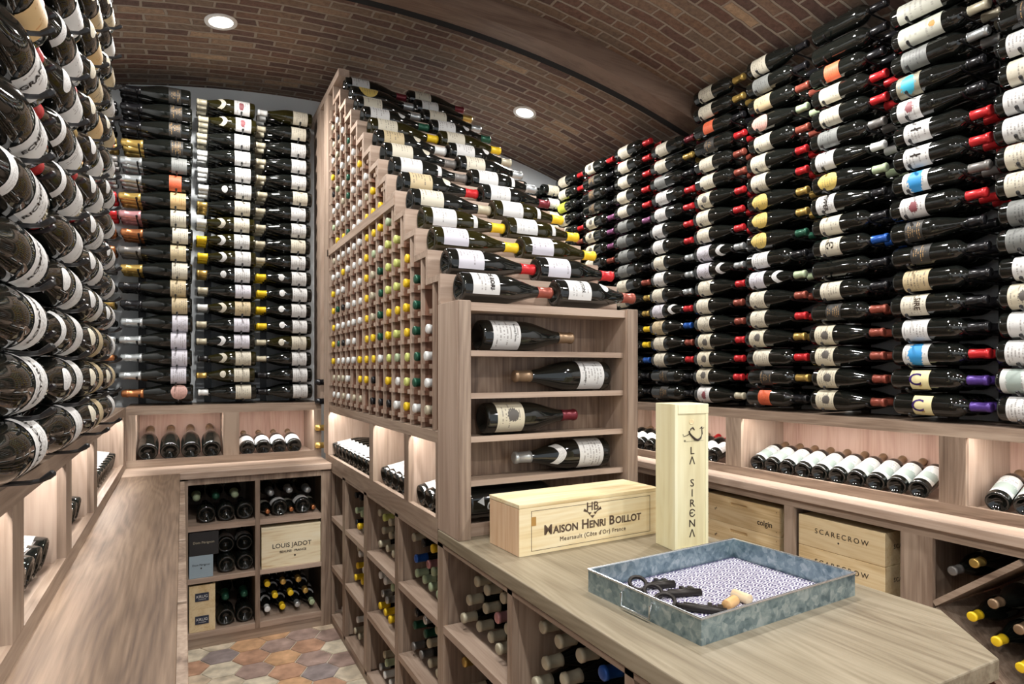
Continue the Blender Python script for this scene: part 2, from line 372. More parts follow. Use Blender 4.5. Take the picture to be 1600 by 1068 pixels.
bp = node(n, 'ShaderNodeBump'); bp.inputs['Strength'].default_value = .8; bp.inputs['Distance'].default_value = .012; L(n, h, bp.inputs['Height']); L(n, bp.outputs[0], p.inputs['Normal'])
BRICK = m
def arch(bm, y0, y1, dz0, dz1, x0=XL-.1, x1=XR+.1, N=48, uvs=True):
    """a slab that follows the vault: dz0 = underside offset below the vault, dz1 = top offset"""
    uvl = bm.loops.layers.uv.verify(); a0 = math.asin((x0-VX)/VR); a1 = math.asin((x1-VX)/VR); rows = []
    for i in range(N+1):
        t = a0+(a1-a0)*i/N; row = []
        for y in (y0, y1):
            for dz in (dz0, dz1):
                r = VR-dz; row.append((bm.verts.new((VX+r*math.sin(t), y, VZ-VR+r*math.cos(t))), (t*VR+3, y+3)))
        rows.append(row)
    for A, D in zip(rows, rows[1:]):
        for q in ((0, 1), (1, 3), (3, 2), (2, 0)):
            f = bm.faces.new((A[q[0]][0], A[q[1]][0], D[q[1]][0], D[q[0]][0]))
            for l, x in zip(f.loops, (A[q[0]], A[q[1]], D[q[1]], D[q[0]])): l[uvl].uv = x[1]
    return fix(bm)
struct('ceiling', arch(bmesh.new(), YF, YB+.1, 0, -.12), BRICK, True)
RIBW = wood('rib_timber', 'x', (.075, .045, .032), (.135, .085, .06), (.20, .135, .10), .6)
struct('trim_1', arch(bmesh.new(), 2.66, 2.785, .115, -.02, XL, XR), RIBW)
struct('rib_shadow_strip', arch(bmesh.new(), 2.786, 2.835, .113, -.02, XL, XR), plain('rib_shadow_black', (.004, .004, .005), .9))  # added near-black strip standing in for the shadow along the rib's far side
for o in bpy.data.objects:
    if o.name in ('ceiling', 'trim_1'):
        for f in o.data.polygons: f.use_smooth = False
EM, n_, p_ = nt('lamp_glow'); p_.inputs['Emission Color'].default_value = (1, .96, .88, 1); p_.inputs['Emission Strength'].default_value = 9.
WHITE = plain('white_enamel', (.8, .8, .78), .4)
for i, (x, y) in enumerate(CANS_AND_FILL[:2]):
    z = vz(x)
    t = empty('recessed_light', (x, y, z-.002), ['round recessed light in brick vault above the left rack wall', 'glowing round recessed light in brick vault behind the curved rib'][i], 'ceiling light', 'recessed lights in the brick vault')
    t.rotation_euler = (0, math.asin((x-VX)/VR), 0); bpy.context.view_layer.update()
    rg = lathe([(.056, -.004), (.075, -.006), (.078, .012), (.056, .012), (.056, -.004)], 32); obj('trim_ring', rg, WHITE, t, True, True)
    obj('diffuser', lathe([(0, -.001), (.056, -.001), (.056, .008), (0, .008)], 32), EM, t, False, True)

# ---------------------------------------------------------------- joinery
def led(x0, x1, y0, y1, z, power):
    """an LED strip fixed under a niche top, just behind the valance"""
    o = lamp('led_strip_lamp', 'AREA', ((x0+x1)/2, (y0+y1)/2, z), power*LEDP, (1, .96, .92), shape='RECTANGLE', size=x1-x0, size_y=y1-y0)
    return o
LEDP = 2.8
LIT = plain('led_tape', (.8, .8, .75), .5)
# -- back cabinet with six bins
t = empty('bin_cabinet', (.37, 3.62, 0), 'low walnut cabinet of six open bins under the back counter', 'cabinet')
obj('face_frame', boxes([(-.001, .025, 3.6, 3.62, 0, .87), (.345, .369, 3.6, 3.62, .052, .845), (.69, .742, 3.6, 3.62, 0, .87), (.025, .69, 3.6, 3.62, .845, .879)]), WZ, t)
for n_, z0, z1 in (('shelf', .605, .634), ('shelf', .336, .36), ('shelf', .052, .081)):
    for x0, x1 in ((.025, .345), (.369, .69)): obj('shelf', box(x0, x1, 3.602, 4.2, z0, z1), PX, t)
obj('divider', box(.349, .365, 3.62, 4.2, .081, .87), WZ, t)
for x0, x1 in ((0, .016), (.726, .742)): obj('side_panel', box(x0, x1, 3.62, 4.2, 0, .87), WZ, t)
obj('back_panel', box(.016, .726, 4.2, 4.22, 0, .87), WZ, t)
obj('plinth', box(.025, .69, 3.604, 3.622, 0, .052), WX, t)
# -- left cabinet under the long counter
t = empty('counter_cabinet', (-.3, 1.4, 0), 'long closed walnut cabinet under the left counter', 'cabinet')
obj('carcass', box(XL+.004, -.03, YF+.01, 4.25, .0, .876), WZ, t)
for k in range(8):
    y = 3.56-.62*k; obj('door', box(-.03, .010, y-.6, y, .092, .876), WZ, t, bevel=.002)
obj('toe_board', box(-.03, .016, YF, 3.58, 0, .09), WY, t)
# -- worktops
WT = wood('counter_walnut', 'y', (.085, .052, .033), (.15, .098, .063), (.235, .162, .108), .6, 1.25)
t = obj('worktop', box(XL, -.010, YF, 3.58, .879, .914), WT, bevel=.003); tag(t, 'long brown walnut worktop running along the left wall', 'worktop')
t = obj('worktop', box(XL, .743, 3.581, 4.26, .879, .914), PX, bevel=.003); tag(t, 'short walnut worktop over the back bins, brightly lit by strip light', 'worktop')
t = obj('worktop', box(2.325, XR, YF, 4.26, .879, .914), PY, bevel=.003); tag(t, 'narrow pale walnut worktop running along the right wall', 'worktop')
# -- niche shelf units
def niche_unit(name, label, axis, front, depth, lo, hi, divs, sgn, z=(.914, .955, 1.197, 1.24), lights=(), pw=1.0, rosy=False):
    """axis 'y': the unit runs along y and faces +-x (sgn). divs = list of (a, b) solid stiles"""
    W1, W2 = (WY, WX)[axis == 'x'], (PY, PX)[axis == 'x']
    def bx(a0, a1, d0, d1, z0, z1):      # a along, d from the front inwards
        u = sorted((front-sgn*d0, front-sgn*d1))
        return (u[0], u[1], a0, a1, z0, z1) if axis == 'y' else (a0, a1, u[0], u[1], z0, z1)
    c = (front, (lo+hi)/2, z[0]) if axis == 'y' else ((lo+hi)/2, front, z[0])
    t = empty(name, c, label, 'shelf unit')
    obj('sill', boxes([bx(lo, hi, 0, .02, z[0], z[1])]), W1, t)
    obj('bottom_board', boxes([bx(lo, hi, .02, depth, z[0], z[1]-.012)]), W2, t)
    obj('valance', boxes([bx(lo, hi, 0, .012, z[2], z[3]-.001)]), W1, t)
    obj('top_board', boxes([bx(lo, hi, .012, depth, z[3]-.014, z[3])]), W1, t)
    obj('back_panel', boxes([bx(lo, hi, depth-.012, depth, z[1]-.012, z[3]-.014)]), ROSY if rosy else PZ, t)
    for a, b in divs:
        obj('stile', boxes([bx(a, b, 0, .02, z[1], z[2])]), WZ, t)
        cen = (a+b)/2
        obj('divider', boxes([bx(a+.002, b-.002, .02, depth-.012, z[1]-.012, z[3]-.014)]), PZ, t)
    ed = sorted([x for ab in divs for x in ab])
    for a, b in lights:
        v = bx(a, b, .016, .024, z[3]-.022, z[3]-.0205); led(v[0], v[1], v[2], v[3], v[4]-.001, (b-a)*pw)
        obj('led_tape', boxes([bx(a, b, .014, .026, z[3]-.0195, z[3]-.015)]), LIT, t)
    return t
niche_unit('niche_shelf', 'walnut display niches with strip lights standing on the back counter', 'x', 3.875, .385, -.265, .743, [(-.265, -.22), (.204, .287), (.701, .743)], -1, lights=((-.2, .19), (.30, .69)), pw=1.2, rosy=True)
niche_unit('niche_shelf', 'row of lit walnut display niches along the left counter', 'y', -.265, .38, YF, 3.874, [(-1.2, -1.1), (-.34, -.25), (.235, .325), (.81, .90), (1.385, 1.475), (1.96, 2.05), (2.535, 2.625), (3.73, 3.874)], 1, lights=((-.2, .2), (.36, .78), (.94, 1.36), (1.5, 1.93), (2.08, 2.5), (2.66, 3.7)))
niche_unit('niche_shelf', 'row of lit pinkish walnut display niches along the right wall', 'y', 2.46, .325, YF, 4.26, [(-.92, -.82), (.1, .2), (1.207, 1.296), (2.215, 2.314), (3.25, 3.35)], -1, lights=((-.8, .07), (.24, 1.17), (1.33, 2.18), (2.35, 3.22), (3.4, 4.2)), pw=1.1, rosy=True)
niche_unit('niche_shelf', 'three lit walnut niches along the side of the centre island', 'y', .745, .345, 1.94, 3.76, [(1.94, 1.955), (2.235, 2.288), (2.724, 2.788), (3.70, 3.76)], -1, z=(.875, .948, 1.197, 1.236), lights=((1.97, 2.22), (2.31, 2.70), (2.81, 3.68)), pw=1.0)
# -- island: lower bin cabinet
t = empty('island_bin_cabinet', (1.1, 2.1, 0), 'walnut island cabinet of open bins filled with bottle necks', 'cabinet')
XI = .745
DIV = [(3.60, 3.715), (3.265, 3.32), (2.835, 2.885), (2.363, 2.405), (1.889, 1.936), (1.410, 1.437), (.924, .951), (.62, .66)]
for a, b in DIV:
    obj('stile', box(XI, XI+.02, a, b, 0 if a > 3.5 or a < .7 else .055, .875), WZ, t)
    obj('divider', box(XI+.02, 1.10, (a+b)/2-.01, (a+b)/2+.01, .055, .872), WZ, t)
for (a0, b0), (a1, b1) in zip(DIV[1:], DIV):
    for z0, z1 in ((.587, .611), (.307, .331), (.03, .055)):
        obj('shelf', box(XI+.001, 1.10, b0 if True else 0, a1, z0, z1), PY if z0 > .5 or True else WY, t)
obj('top_rail', box(XI, XI+.02, .62, 3.60, .862, .874), WY, t)
obj('plinth', box(XI+.004, XI+.02, .62, 3.6, 0, .03), WY, t)
obj('back_panel', box(1.10, 1.112, .62, 3.715, .0, .872), WZ, t)
obj('carcass', boxes([(1.113, 1.44, .82, 3.715, 0, .872), (1.113, 1.29, .62, .82, 0, .872)]), WZ, t)
# -- island worktop with its clipped corner
bm = prism(bmesh.new(), [(.743, .59), (1.315, .59), (1.47, .77), (1.47, 1.93), (.743, 1.93)], .875, .914)
t = obj('island_worktop', bm, wood('island_walnut', 'y', (.165, .130, .086), (.245, .205, .14), (.325, .278, .20), .42, 1.3), bevel=.003); tag(t, 'wide pale walnut table top with a clipped corner on the island', 'worktop')
# -- display case on the island's end
t = empty('display_case', (1.09, 1.85, .914), 'upright walnut display case with four shelves at the end of the island', 'shelf')
obj('side_panel', box(.745, .787, 1.765, 1.935, .915, 1.654), PZ, t, bevel=.0015); obj('side_panel', box(1.394, 1.44, 1.765, 1.935, .915, 1.654), PZ, t, bevel=.0015)
obj('front_edge', box(.747, .787, 1.761, 1.765, .915, 1.652), WZ, t); obj('front_edge', box(1.394, 1.438, 1.761, 1.765, .915, 1.652), WZ, t)
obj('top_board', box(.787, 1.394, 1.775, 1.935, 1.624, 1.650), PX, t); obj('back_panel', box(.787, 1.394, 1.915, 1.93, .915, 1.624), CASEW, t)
for z in (1.50, 1.366, 1.229, 1.091):
    obj('shelf', box(.788, 1.393, 1.80, 1.914, z-.018, z-.006), WX, t); obj('shelf_lip', box(.788, 1.393, 1.788, 1.80, z-.018, z), PX, t)
obj('bottom_step', boxes([(.788, 1.393, 1.80, 1.914, .915, .945), (.788, 1.393, 1.79, 1.80, .915, .955)]), PX, t)
# -- stepped stand above
SZ = lambda i: 1.655+.0988*i
SY = lambda i: 1.789+.122*i
NS = 14
t = empty('stepped_bottle_stand', (1.1, 2.65, 1.65), 'pale walnut staircase stand rising from the display case to the vault', 'shelf')
for i in range(1, NS):
    obj('tread', box(.745, 1.46, SY(i), SY(i+1)+.02 if i < NS-1 else 3.56, SZ(i)-.022, SZ(i)), PX, t)
    if i: obj('riser', box(.745, 1.46, SY(i), SY(i)+.02, SZ(i-1), SZ(i)-.022), PX, t)
bm = bmesh.new()
for i in range(1, NS): B(bm, 1.435, 1.455, SY(i)+.02, SY(i+1), 1.24, SZ(i)-.022)
obj('end_panel', bm, WZ, t)
obj('riser', box(.745, 1.46, 3.54, 3.56, SZ(13), 3.02), PX, t)
# -- lattice rack in the island's flank
t = empty('lattice_wine_rack', (.9, 2.8, 1.236), 'tall walnut lattice rack of bottle cells in the flank of the island', 'rack')
SL = [1.987+.1168*k for k in range(14)]+[3.625]
def topz(y): return SZ(min(NS-1, max(0, int((y-1.789)/.122))))-.023
RZ = []
z = 1.264
while z < 2.95: RZ.append(z); z += .0935
for y in SL:
    tz = min(topz(y-.008), topz(y+.008)); bm = box(.748, .760, y-.007, y+.007, 1.237, tz); B(bm, .760, 1.05, y-.0068, y+.0068, 1.237, tz, 1)
    for z in RZ:
        if z+.02 < tz and not (2.08 < z < 2.135 and False):
            B(bm, .744, .752, y+.007, y+.025, z-.008, z+.008); B(bm, .752, 1.05, y+.0068, y+.0248, z-.0078, z+.0078, 1)
            if y > 2.0: (B(bm, .744, .752, y-.025, y-.007, z-.008, z+.008), B(bm, .752, 1.05, y-.0248, y-.0068, z-.0078, z+.0078, 1))
    obj('ladder_slat', bm, [PZ, DARKW], t)
obj('cross_rail', box(.742, .762, 2.41, 3.70, 2.093, 2.132), PY, t)
obj('post', box(.742, 1.05, 3.67, 3.79, .95, 3.02), PZ, t); obj('post', box(.742, 1.05, 3.90, 4.10, 1.242, 3.02), PZ, t)
obj('top_rail', box(.742, .80, 3.40, 4.25, 3.021, 3.06), PY, t)
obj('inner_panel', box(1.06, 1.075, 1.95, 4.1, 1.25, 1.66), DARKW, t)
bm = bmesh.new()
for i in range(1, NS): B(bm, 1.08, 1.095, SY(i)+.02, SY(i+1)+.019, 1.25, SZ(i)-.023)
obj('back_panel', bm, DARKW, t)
bm = bmesh.new()
for z in [1.0+.0935*k for k in range(21)]: B(bm, .744, 1.0, 3.79, 3.81, z-.008, z+.008)
obj('peg_rail', bm, PY, t)
# -- right wall cabinet: crate openings and diamond bins
t = empty('crate_cabinet', (2.55, 1.5, 0), 'low walnut cabinet under the right counter, with crates and diamond bins', 'cabinet')
XC = 2.34
obj('top_rail', box(XC, XC+.02, YF, 4.26, .845, .878), WY, t)
for a, b in ((1.82, 1.868), (1.254, 1.365), (2.40, 2.45), (2.95, 3.05), (3.6, 3.7), (.0, .1)):
    obj('stile', box(XC, XC+.02, a, b, 0, .845), WZ, t); obj('divider', box(XC+.02, 2.775, (a+b)/2-.012, (a+b)/2+.012, 0, .878), WZ, t)
for a, b in ((1.868, 2.40), (1.365, 1.82), (2.45, 2.95), (3.05, 3.6)):
    obj('shelf', box(XC+.002, 2.775, a, b, .538, .561), WY, t)
    obj('shelf', box(XC+.002, 2.775, a, b, .04, .06), WY, t)
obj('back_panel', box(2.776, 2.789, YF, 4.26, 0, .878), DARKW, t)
def plank(y0, z0, y1, z1, w=.019):
    d = Vector((y1-y0, z1-z0)).normalized(); q = Vector((-d.y, d.x))*w/2
    P = [(y0+q.x, z0+q.y), (y1+q.x, z1+q.y), (y1-q.x, z1-q.y), (y0-q.x, z0-q.y)]
    return prism(bmesh.new(), P, XC+.004, 2.775, lambda x, y, z: (z, x, y))
ap = (.985, .838)
for q in ((1.252, .615, ap[0]+.008, ap[1]-.008), (.718, .615, ap[0]-.008, ap[1]-.008), (1.252, .595, .995, .372), (.718, .595, .975, .372), (.70, .615, .45, .838), (.70, .595, .45, .372)):
    obj('diamond_plank', plank(*q), WY, t)
obj('plinth', box(XC+.004, XC+.02, YF, 4.26, 0, .04), WY, t)

# ---------------------------------------------------------------- bottles on the wall racks
def deep(kind, s, base, axis, face, f): DEEP.append((kind, s, base, axis, face, f))
def rod_bm(p, out, drop, reach, back):
    """a cradle rod at point p (bottle axis), running out under the bottle and curling up at its tip"""
    p = Vector(p); out = Vector(out); zz = Vector((0, 0, 1))
    pts = [p-out*back-zz*drop, p+out*(reach-.022)-zz*drop, p+out*(reach-.010)-zz*(drop-.002), p+out*reach-zz*(drop-.008), p+out*(reach+.006)-zz*(drop-.013), p+out*(reach+.008)-zz*(drop-.015)]
    return tube(bmesh.new(), pts, [.0038, .0038, .0038, .0056, .0056, .003], 7)
def wall_rack(label, pts_neck, pts_body, out, back, drop, reach, ztop, zbot=1.241):
    o = Vector(out); p0 = Vector(pts_neck[0]); q0 = Vector(pts_body[0])
    t = empty('wall_bottle_rack', (q0.x-o.x*back, q0.y-o.y*back, zbot), label, 'rack', 'black metal racks fixed to the walls')
    for c in (p0, q0):
        w_ = Vector((abs(o.y), abs(o.x), 0))*.019; a = c-o*(back); b = c-o*(back-.012)
        obj('post', box(min(a.x, b.x)-w_.x, max(a.x, b.x)+w_.x, min(a.y, b.y)-w_.y, max(a.y, b.y)+w_.y, zbot, ztop), BLACK, t)
    for p in pts_neck: obj('cradle_rod', rod_bm(p, out, .021, .026, back-.01), BLACK, t)
    for p in pts_body: obj('cradle_rod', rod_bm(p, out, drop, reach, back-.01), BLACK, t)
K = {'u': 'burgundy', 'o': 'bordeaux', 'h': 'champagne'}
# right wall: (kind, label, foil) from the bottom row up; column 1 is the nearest whole one
RW = {
 0: 'uwR uhR uwR uwR ueR owR ugk ugk ucg ucR uwk uwk ucR uwk udk owk ugk',
 1: 'oqp oqp obr owk ock opk odk udk ovr oba owr owr uvk umk ogs otc otR',
 2: 'ueB ueB ueB ueB odB ock o-k ocb ock uwk uye uww oga ocr ocr ook o-k o-k',
 3: 'ook odg ocr ueg ucr ucB ule owk uyG uyg uyg ucr ucr ocB uke opB ogk uck',
 4: 'uvc uer uer uer ucB ucB ucr uls uls ucr ucr uer ocB ocB odr ook ocg ocg',
 5: 'odk odk ucr ucB upb ulr ucs uws ucs uwr uwr owr owr ogk ocg ocR',
 6: 'odk odk ulb ucy ucy ucg ucg ocB ogk ogk ogk ogv ocr ocr ocr ocr ocr',
 7: 'ock ock ocB ocB ocR ock ock ock ocB ocB oev oev oev odk odk odk oer',
 8: 'ock ock ock ocB ocB ocr ock ock ocB ocr oeB oeB oer ock onk ocr ocr',
}
SC = {'u': 1.07, 'o': 1.08, 'h': 1.1}
colname = {k: ORD[k+1]+' column from right' for k in range(9)}
for k, codes in RW.items():
    nk, bd = [], []
    for r, c in enumerate(codes.split()):
        kind = K[c[0]]; s = SC[c[0]]+(.02 if k == 1 and c[0] == 'o' else 0); z = 1.306+.0955*r; y = 1.128+.36*k+R_.uniform(-.008, .008); x = 2.525
        face = (-1, 0, R_.uniform(-.2, .2))
        lb, fo = LAB[c[1]][1], FOI[c[2]][1]
        nb = 'V' if (c[1] == 'l') else None
        t, lo = bottle(kind, s, (x, y, z), (0, -1, 0), face, c[1], c[2], f'{fo} capped bottle, {lb} label, right wall, {colname[k]}, {ORD[r+1]} row up', 'wine bottles on the right wall racks', nb, GLASS)
        if lo and k == 1 and r < 2: wrap_text(t, lo, kind, s, 'C', .062, .088, FOI['p'][0], .0008, .0, True); wrap_text(t, lo, kind, s, '»', .024, .104, FOI['g'][0], .0006, .42, True)
        if lo and k == 1 and r == 4: wrap_text(t, lo, kind, s, 'SIRE', .026, .095, INKG, .0006)
        if lo and k == 2 and r == 9: wrap_text(t, lo, kind, s, 'PEPPER', .026, .07, INK, .0008)
        if lo and k == 1 and r in (10, 11): wrap_text(t, lo, kind, s, 'ł', .05, .08, INK, .0008)
        if lo and k == 2 and r == 7: wrap_text(t, lo, kind, s, 'Є', .045, .08, INK, .001)
        for d in (1, 2):
            if z+.05 < vz(x+.095*d)-.03 or r < 14: deep(kind, s, (x+.095*d, y, z), (0, -1, 0), face, c[2])
        nk.append((x, y-.255, z)); bd.append((x, y-.075, z))
    wall_rack('black metal wall rack holding bottles, right wall, '+colname[k], nk, bd, (-1, 0, 0), .255, .049, .052, bd[-1][2]+.05)
# back wall
BW = {
 'A': ('h', 1.10, .048, -1, 'hko hls hls hls hls hpk hpk hcg hpa hco hcP hig hos hgs hdg hdk hdk hdk', 'second column from left'),
 'B': ('u', 1.04, .384, -1, 'ucw ucg uck ulc ulc upw ulc uwg uwy uwy ucw ucg uww uww uww uwc uvc uvc', 'third column from left'),
 'C': ('u', 1.05, .701, -1, 'uwk uwk uwc ucc uwy uwy uwy uwy uwc ucc uwc uwc ucc uwc uwc uwc ucc ucw', 'fourth column from left'),
 'O': ('h', .98, -.63, 1, 'hck hcs hco hks hck hcg hca hca hco hco hcr hcr hks hca hcg hck hck hck', 'leftmost column'),
 'D': ('o', 1.05, 2.00, 1, '... ... ... ... ... ... ... ... ... ... ock ock ock owk owk owk', 'fifth column from left'),
 'E': ('o', 1.05, 2.36, 1, '... ... ... ... ... ... ... ... ... ock ock owk ock ock owk ock', 'rightmost column'),
}
for key, (kk, s, xb, sg, codes, nm) in BW.items():
    nk, bd = [], []
    for r, c in enumerate(codes.split()):
        if c[0] == '.': continue
        z = 1.308+.098*r; x = xb+R_.uniform(-.007, .007); y = 4.0; kind = K[c[0]]
        face = (0, -1, R_.uniform(-.15, .25)); lb, fo = LAB[c[1]][1], FOI[c[2]][1]
        nb = None
        if key == 'B': nb = {1: 'O', 2: 'V', 3: 'V', 5: 'V', 7: 'O', 8: 'V', 9: 'V', 10: 'V', 12: 'O', 16: 'V', 17: 'V'}.get(r)
        if key == 'C': nb = {3: 'O', 4: 'O', 5: 'O', 6: 'O', 7: 'O'}.get(r)
        gl = GLASSG if (key == 'B' and r in (1, 2, 5, 8, 9, 10, 16, 17)) or (key == 'C' and r in (3, 17)) else GLASS
        t, lo = bottle(kind, s, (x, y, z), (sg, 0, 0), face, c[1], c[2], f'{fo} capped bottle, {lb} label, back wall, {nm}, {ORD[r+1]} row up', 'wine bottles on the back wall racks', nb, gl)
        for d in (1, 2):
            if z+.05 < vz(x) - .02: deep(kind, s, (x, y+.098*d-(.004 if key == 'A' else 0), z), (sg, 0, 0), face, c[2])
        nk.append((x+sg*.24*s, y, z)); bd.append((x+sg*.075, y, z))
    wall_rack('black metal wall rack holding bottles, back wall, '+nm, nk, bd, (0, -1, 0), .262, .050*s/1.04, .052, bd[-1][2]+.05, 1.241)
# left wall: necks towards the camera
LWT = {0: 'MONTRACHET', 1: 'BATARD', 2: 'ROMANEE', 3: 'ROMANEE', 4: 'RICHEBOURG', 5: 'ECHEZEAUX', 6: 'GRANDS ECH'}
LW = {0: (1.26, 1.14, 'uwR uwR uwR uwR uwR uwr uwr uir uwr', 'nearest column'), 1: (1.66, 1.14, 'uwR uwR uwR uwR uwr uwr uwr uwr uwr uwR uwR', 'second column'),
      2: (2.06, 1.13, 'upR upR upR uwk uwk uwr uwr uwg uir upk uig upk upg uwk', 'third column'), 3: (2.44, 1.05, 'uwk upk uwk uwo uwo uwk uwr uwr uwk upk uwk upk uwk upk uwk uwk', 'far column')}
for k, (yb, s, codes, nm) in LW.items():
    nk, bd = [], []
    for r, c in enumerate(codes.split()):
        z = 1.322+.0965*r; y = yb+R_.uniform(-.006, .006); x = -.238; kind = K[c[0]]; face = (1, 0, .12+R_.uniform(-.1, .1))
        lb, fo = LAB[c[1]][1], FOI[c[2]][1]
        t, lo = bottle(kind, s, (x, y, z), (0, -1, 0), face, c[1], c[2], f'{fo} capped bottle, {lb} label, left wall rack, {nm}, {ORD[r+1]} row up', 'wine bottles on the left wall racks', (None if r != 4 else 'R') if k == 0 else ('R' if (k == 1 and r in (2, 5, 6, 8, 9)) else ('O' if (k == 2 or r % 2) else None)), GLASS)
        if k == 0 and r in LWT: wrap_text(t, lo, kind, s, LWT[r], .017, .078, INK, .0004)
        deep(kind, s, (x-.1, y, z), (0, -1, 0), face, c[2])
        nk.append((x, y-.27, z)); bd.append((x, y-.095, z))
    wall_rack('black metal wall rack holding bottles, left wall, '+nm, nk, bd, (1, 0, 0), .165, .052, .058, bd[-1][2]+.05)

# ---------------------------------------------------------------- bottles on the stepped stand
LF = 'B r y y c r a a w y G s s R'.split(); LL = 'w l l w c p w c p c w c y w'.split(); LN = [None, None, None, 'R', None, 'O', 'R', 'O', 'O', None, 'O', None, None, None]
RF = 'B r y y y R s s c y G s g R'.split(); RL = 'w l l w w w w c w c w c w c'.split(); RN = ['O', None, None, 'R', 'R', None, 'R', None, 'O', None, 'O', None, None, None]
for i in range(NS):
    for sd, (F_, Lb, Nk, x0) in enumerate(((LF, LL, LN, .782), (RF, RL, RN, 1.137))):
        s = 1.18; y = SY(i)+.061; z = SZ(i)+.041*s+.0003
        if i == 0: y = 1.845
        face = (0, -.75, .75+R_.uniform(-.15, .15))
        t, lo = bottle('burgundy', s, (x0+R_.uniform(-.004, .004), y, z), (1, 0, 0), face, Lb[i], F_[i], f'{FOI[F_[i]][1]} capped magnum, {LAB[Lb[i]][1]} label, {("left", "right")[sd]} end of the {ORD[i+1]} step up', 'magnums lying on the stepped stand', Nk[i], GLASSG if F_[i] == 'y' else GLASS, name='magnum_bottle')
        if (sd, i) == (0, 0): wrap_text(t, lo, 'burgundy', s, 'CLOS EORI', .017, .085, INK, .0008); wrap_text(t, lo, 'burgundy', s, 'Gevrey', .010, .05, INK)
        if (sd, i) == (1, 0): wrap_text(t, lo, 'burgundy', s, 'CORTON', .015, .08, INK, .0003)
# display case bottles
DC = [(.852, 1.50, 1, 'w', 'x', None, 1.25, 'top shelf'), (1.359, 1.366, -1, 'w', 'x', None, 1.26, 'second shelf'), (.868, 1.229, 1, 'e', 'R', None, 1.24, 'third shelf'), (1.356, 1.091, -1, 'w', 's', 'V', 1.25, 'fourth shelf')]
for x, z, d, lb, fo, nb, s, nm in DC:
    t, lo = bottle('burgundy', s, (x, 1.857, z+.041*s), (d, 0, 0), (0, -1, .25), lb, fo, f'{FOI[fo][1]} capped magnum with {LAB[lb][1]} label on the {nm} of display case', 'magnums in the display case', nb, name='magnum_bottle')
    if nm in ('top shelf', 'second shelf'): wrap_text(t, lo, 'burgundy', s, 'Bonnes Mares', .009, .092, INK); 
t, lo = bottle('bordeaux', 1.42, (.80, 1.852, .956+.054), (1, 0, 0), (0, -1, .2), '-', 'k', 'large black bottle with white print on the bottom of display case', 'magnums in the display case', name='large_bottle')
wrap_text(t, None, 'bordeaux', 1.42, 'C', .03, .052, FOI['w'][0], .0005, .25); wrap_text(t, None, 'bordeaux', 1.42, '▼', .022, .026, FOI['w'][0], 0, .0)

# ---------------------------------------------------------------- niche bottles
def niche_row(name_, spots, kind, s, base_f, axis, face, lab, fo, where, group, neck=None, frm='left'):
    for j, q in enumerate(spots):
        f = fo if isinstance(fo, str) else fo[j]; l_ = lab if isinstance(lab, str) else lab[j]
        tilt = abs(Vector(axis).normalized().z); b = base_f(q); r = rad(kind, .06)*s
        t, lo = bottle(kind, s, b, axis, face, l_, f, f'{FOI[f][1]} capped bottle with {LAB[l_][1]} label {where}, {ORD[j+1]} from the {frm}', group, neck)
FZ = .9432
def rz(kind, s, tz): r = rad(kind, .06)*s; return FZ+r*math.sqrt(1-tz*tz)+.0007
def axn(*v): return tuple(Vector(v).normalized())
a_ = axn(0, 1, .30); niche_row('', (-.165, -.06, .042, .145), 'champagne', 1.13, lambda x: (x, 3.888, rz('champagne', 1.13, a_[2])), a_, (0, -.3, 1), '-', 'x', 'in left back niche', 'large bottles in the left back niche')
a_ = axn(0, 1, .22); niche_row('', (.332, .418, .504, .590), 'burgundy', 1.02, lambda x: (x, 3.888, rz('burgundy', 1.02, a_[2])), a_, (0, -.3, 1), 'w', 'x', 'in right back niche', 'bottles in the right back niche')
a_ = axn(.955, .17, .25)
for lo_, n_, nm, lab_ in ((2.145, 10, 'in middle right-wall niche', 'h'), (1.125, 6, 'in nearest right-wall niche', 'h'), (3.195, 10, 'in far right-wall niche', 'w')):
    ys = [lo_-.0845*j for j in range(n_)]
    if n_ == 9: ys = [lo_+.0]+[lo_-.0845*j for j in range(1, 9)]
    niche_row('', ys, 'bordeaux', .98, lambda y: (2.49, y, rz('bordeaux', .98, a_[2])), a_, (-.25, -.1, 1), lab_, ['x']*n_ if lab_ != 'w' else ['x']*7+['r', 'r', 'x'], nm, 'bottles '+nm)
a_ = axn(1, 0, .20)
for ys, nm in (([3.665-.0865*j for j in range(10)], 'in far island niche'), ([2.66-.0875*j for j in range(5)], 'in middle island niche'), ([2.185-.088*j for j in range(3)], 'in near island niche')):
    niche_row('', ys, 'bordeaux' if 0 else 'burgundy', .98, lambda y: (.772, y, .9362+.0402*.98+.0008), a_, (-.25, 0, 1), 'w', 'x' if len(ys) > 5 else 'k', nm, 'bottles '+nm)
a_ = axn(-1, 0, .20)
for ys, nm in (([3.66-.0865*j for j in range(11)], 'in far left-counter niche'), ([2.46-.087*j for j in range(4)], 'in third left-counter niche'), ([1.90-.087*j for j in range(5)], 'in second left-counter niche'), ([1.34-.087*j for j in range(5)], 'in nearest left-counter niche')):
    niche_row('', ys, 'burgundy', 1.0, lambda y: (-.30, y, rz('burgundy', 1.0, a_[2])), a_, (.25, 0, 1), 'w', 'k', nm, 'bottles '+nm, frm='far end')

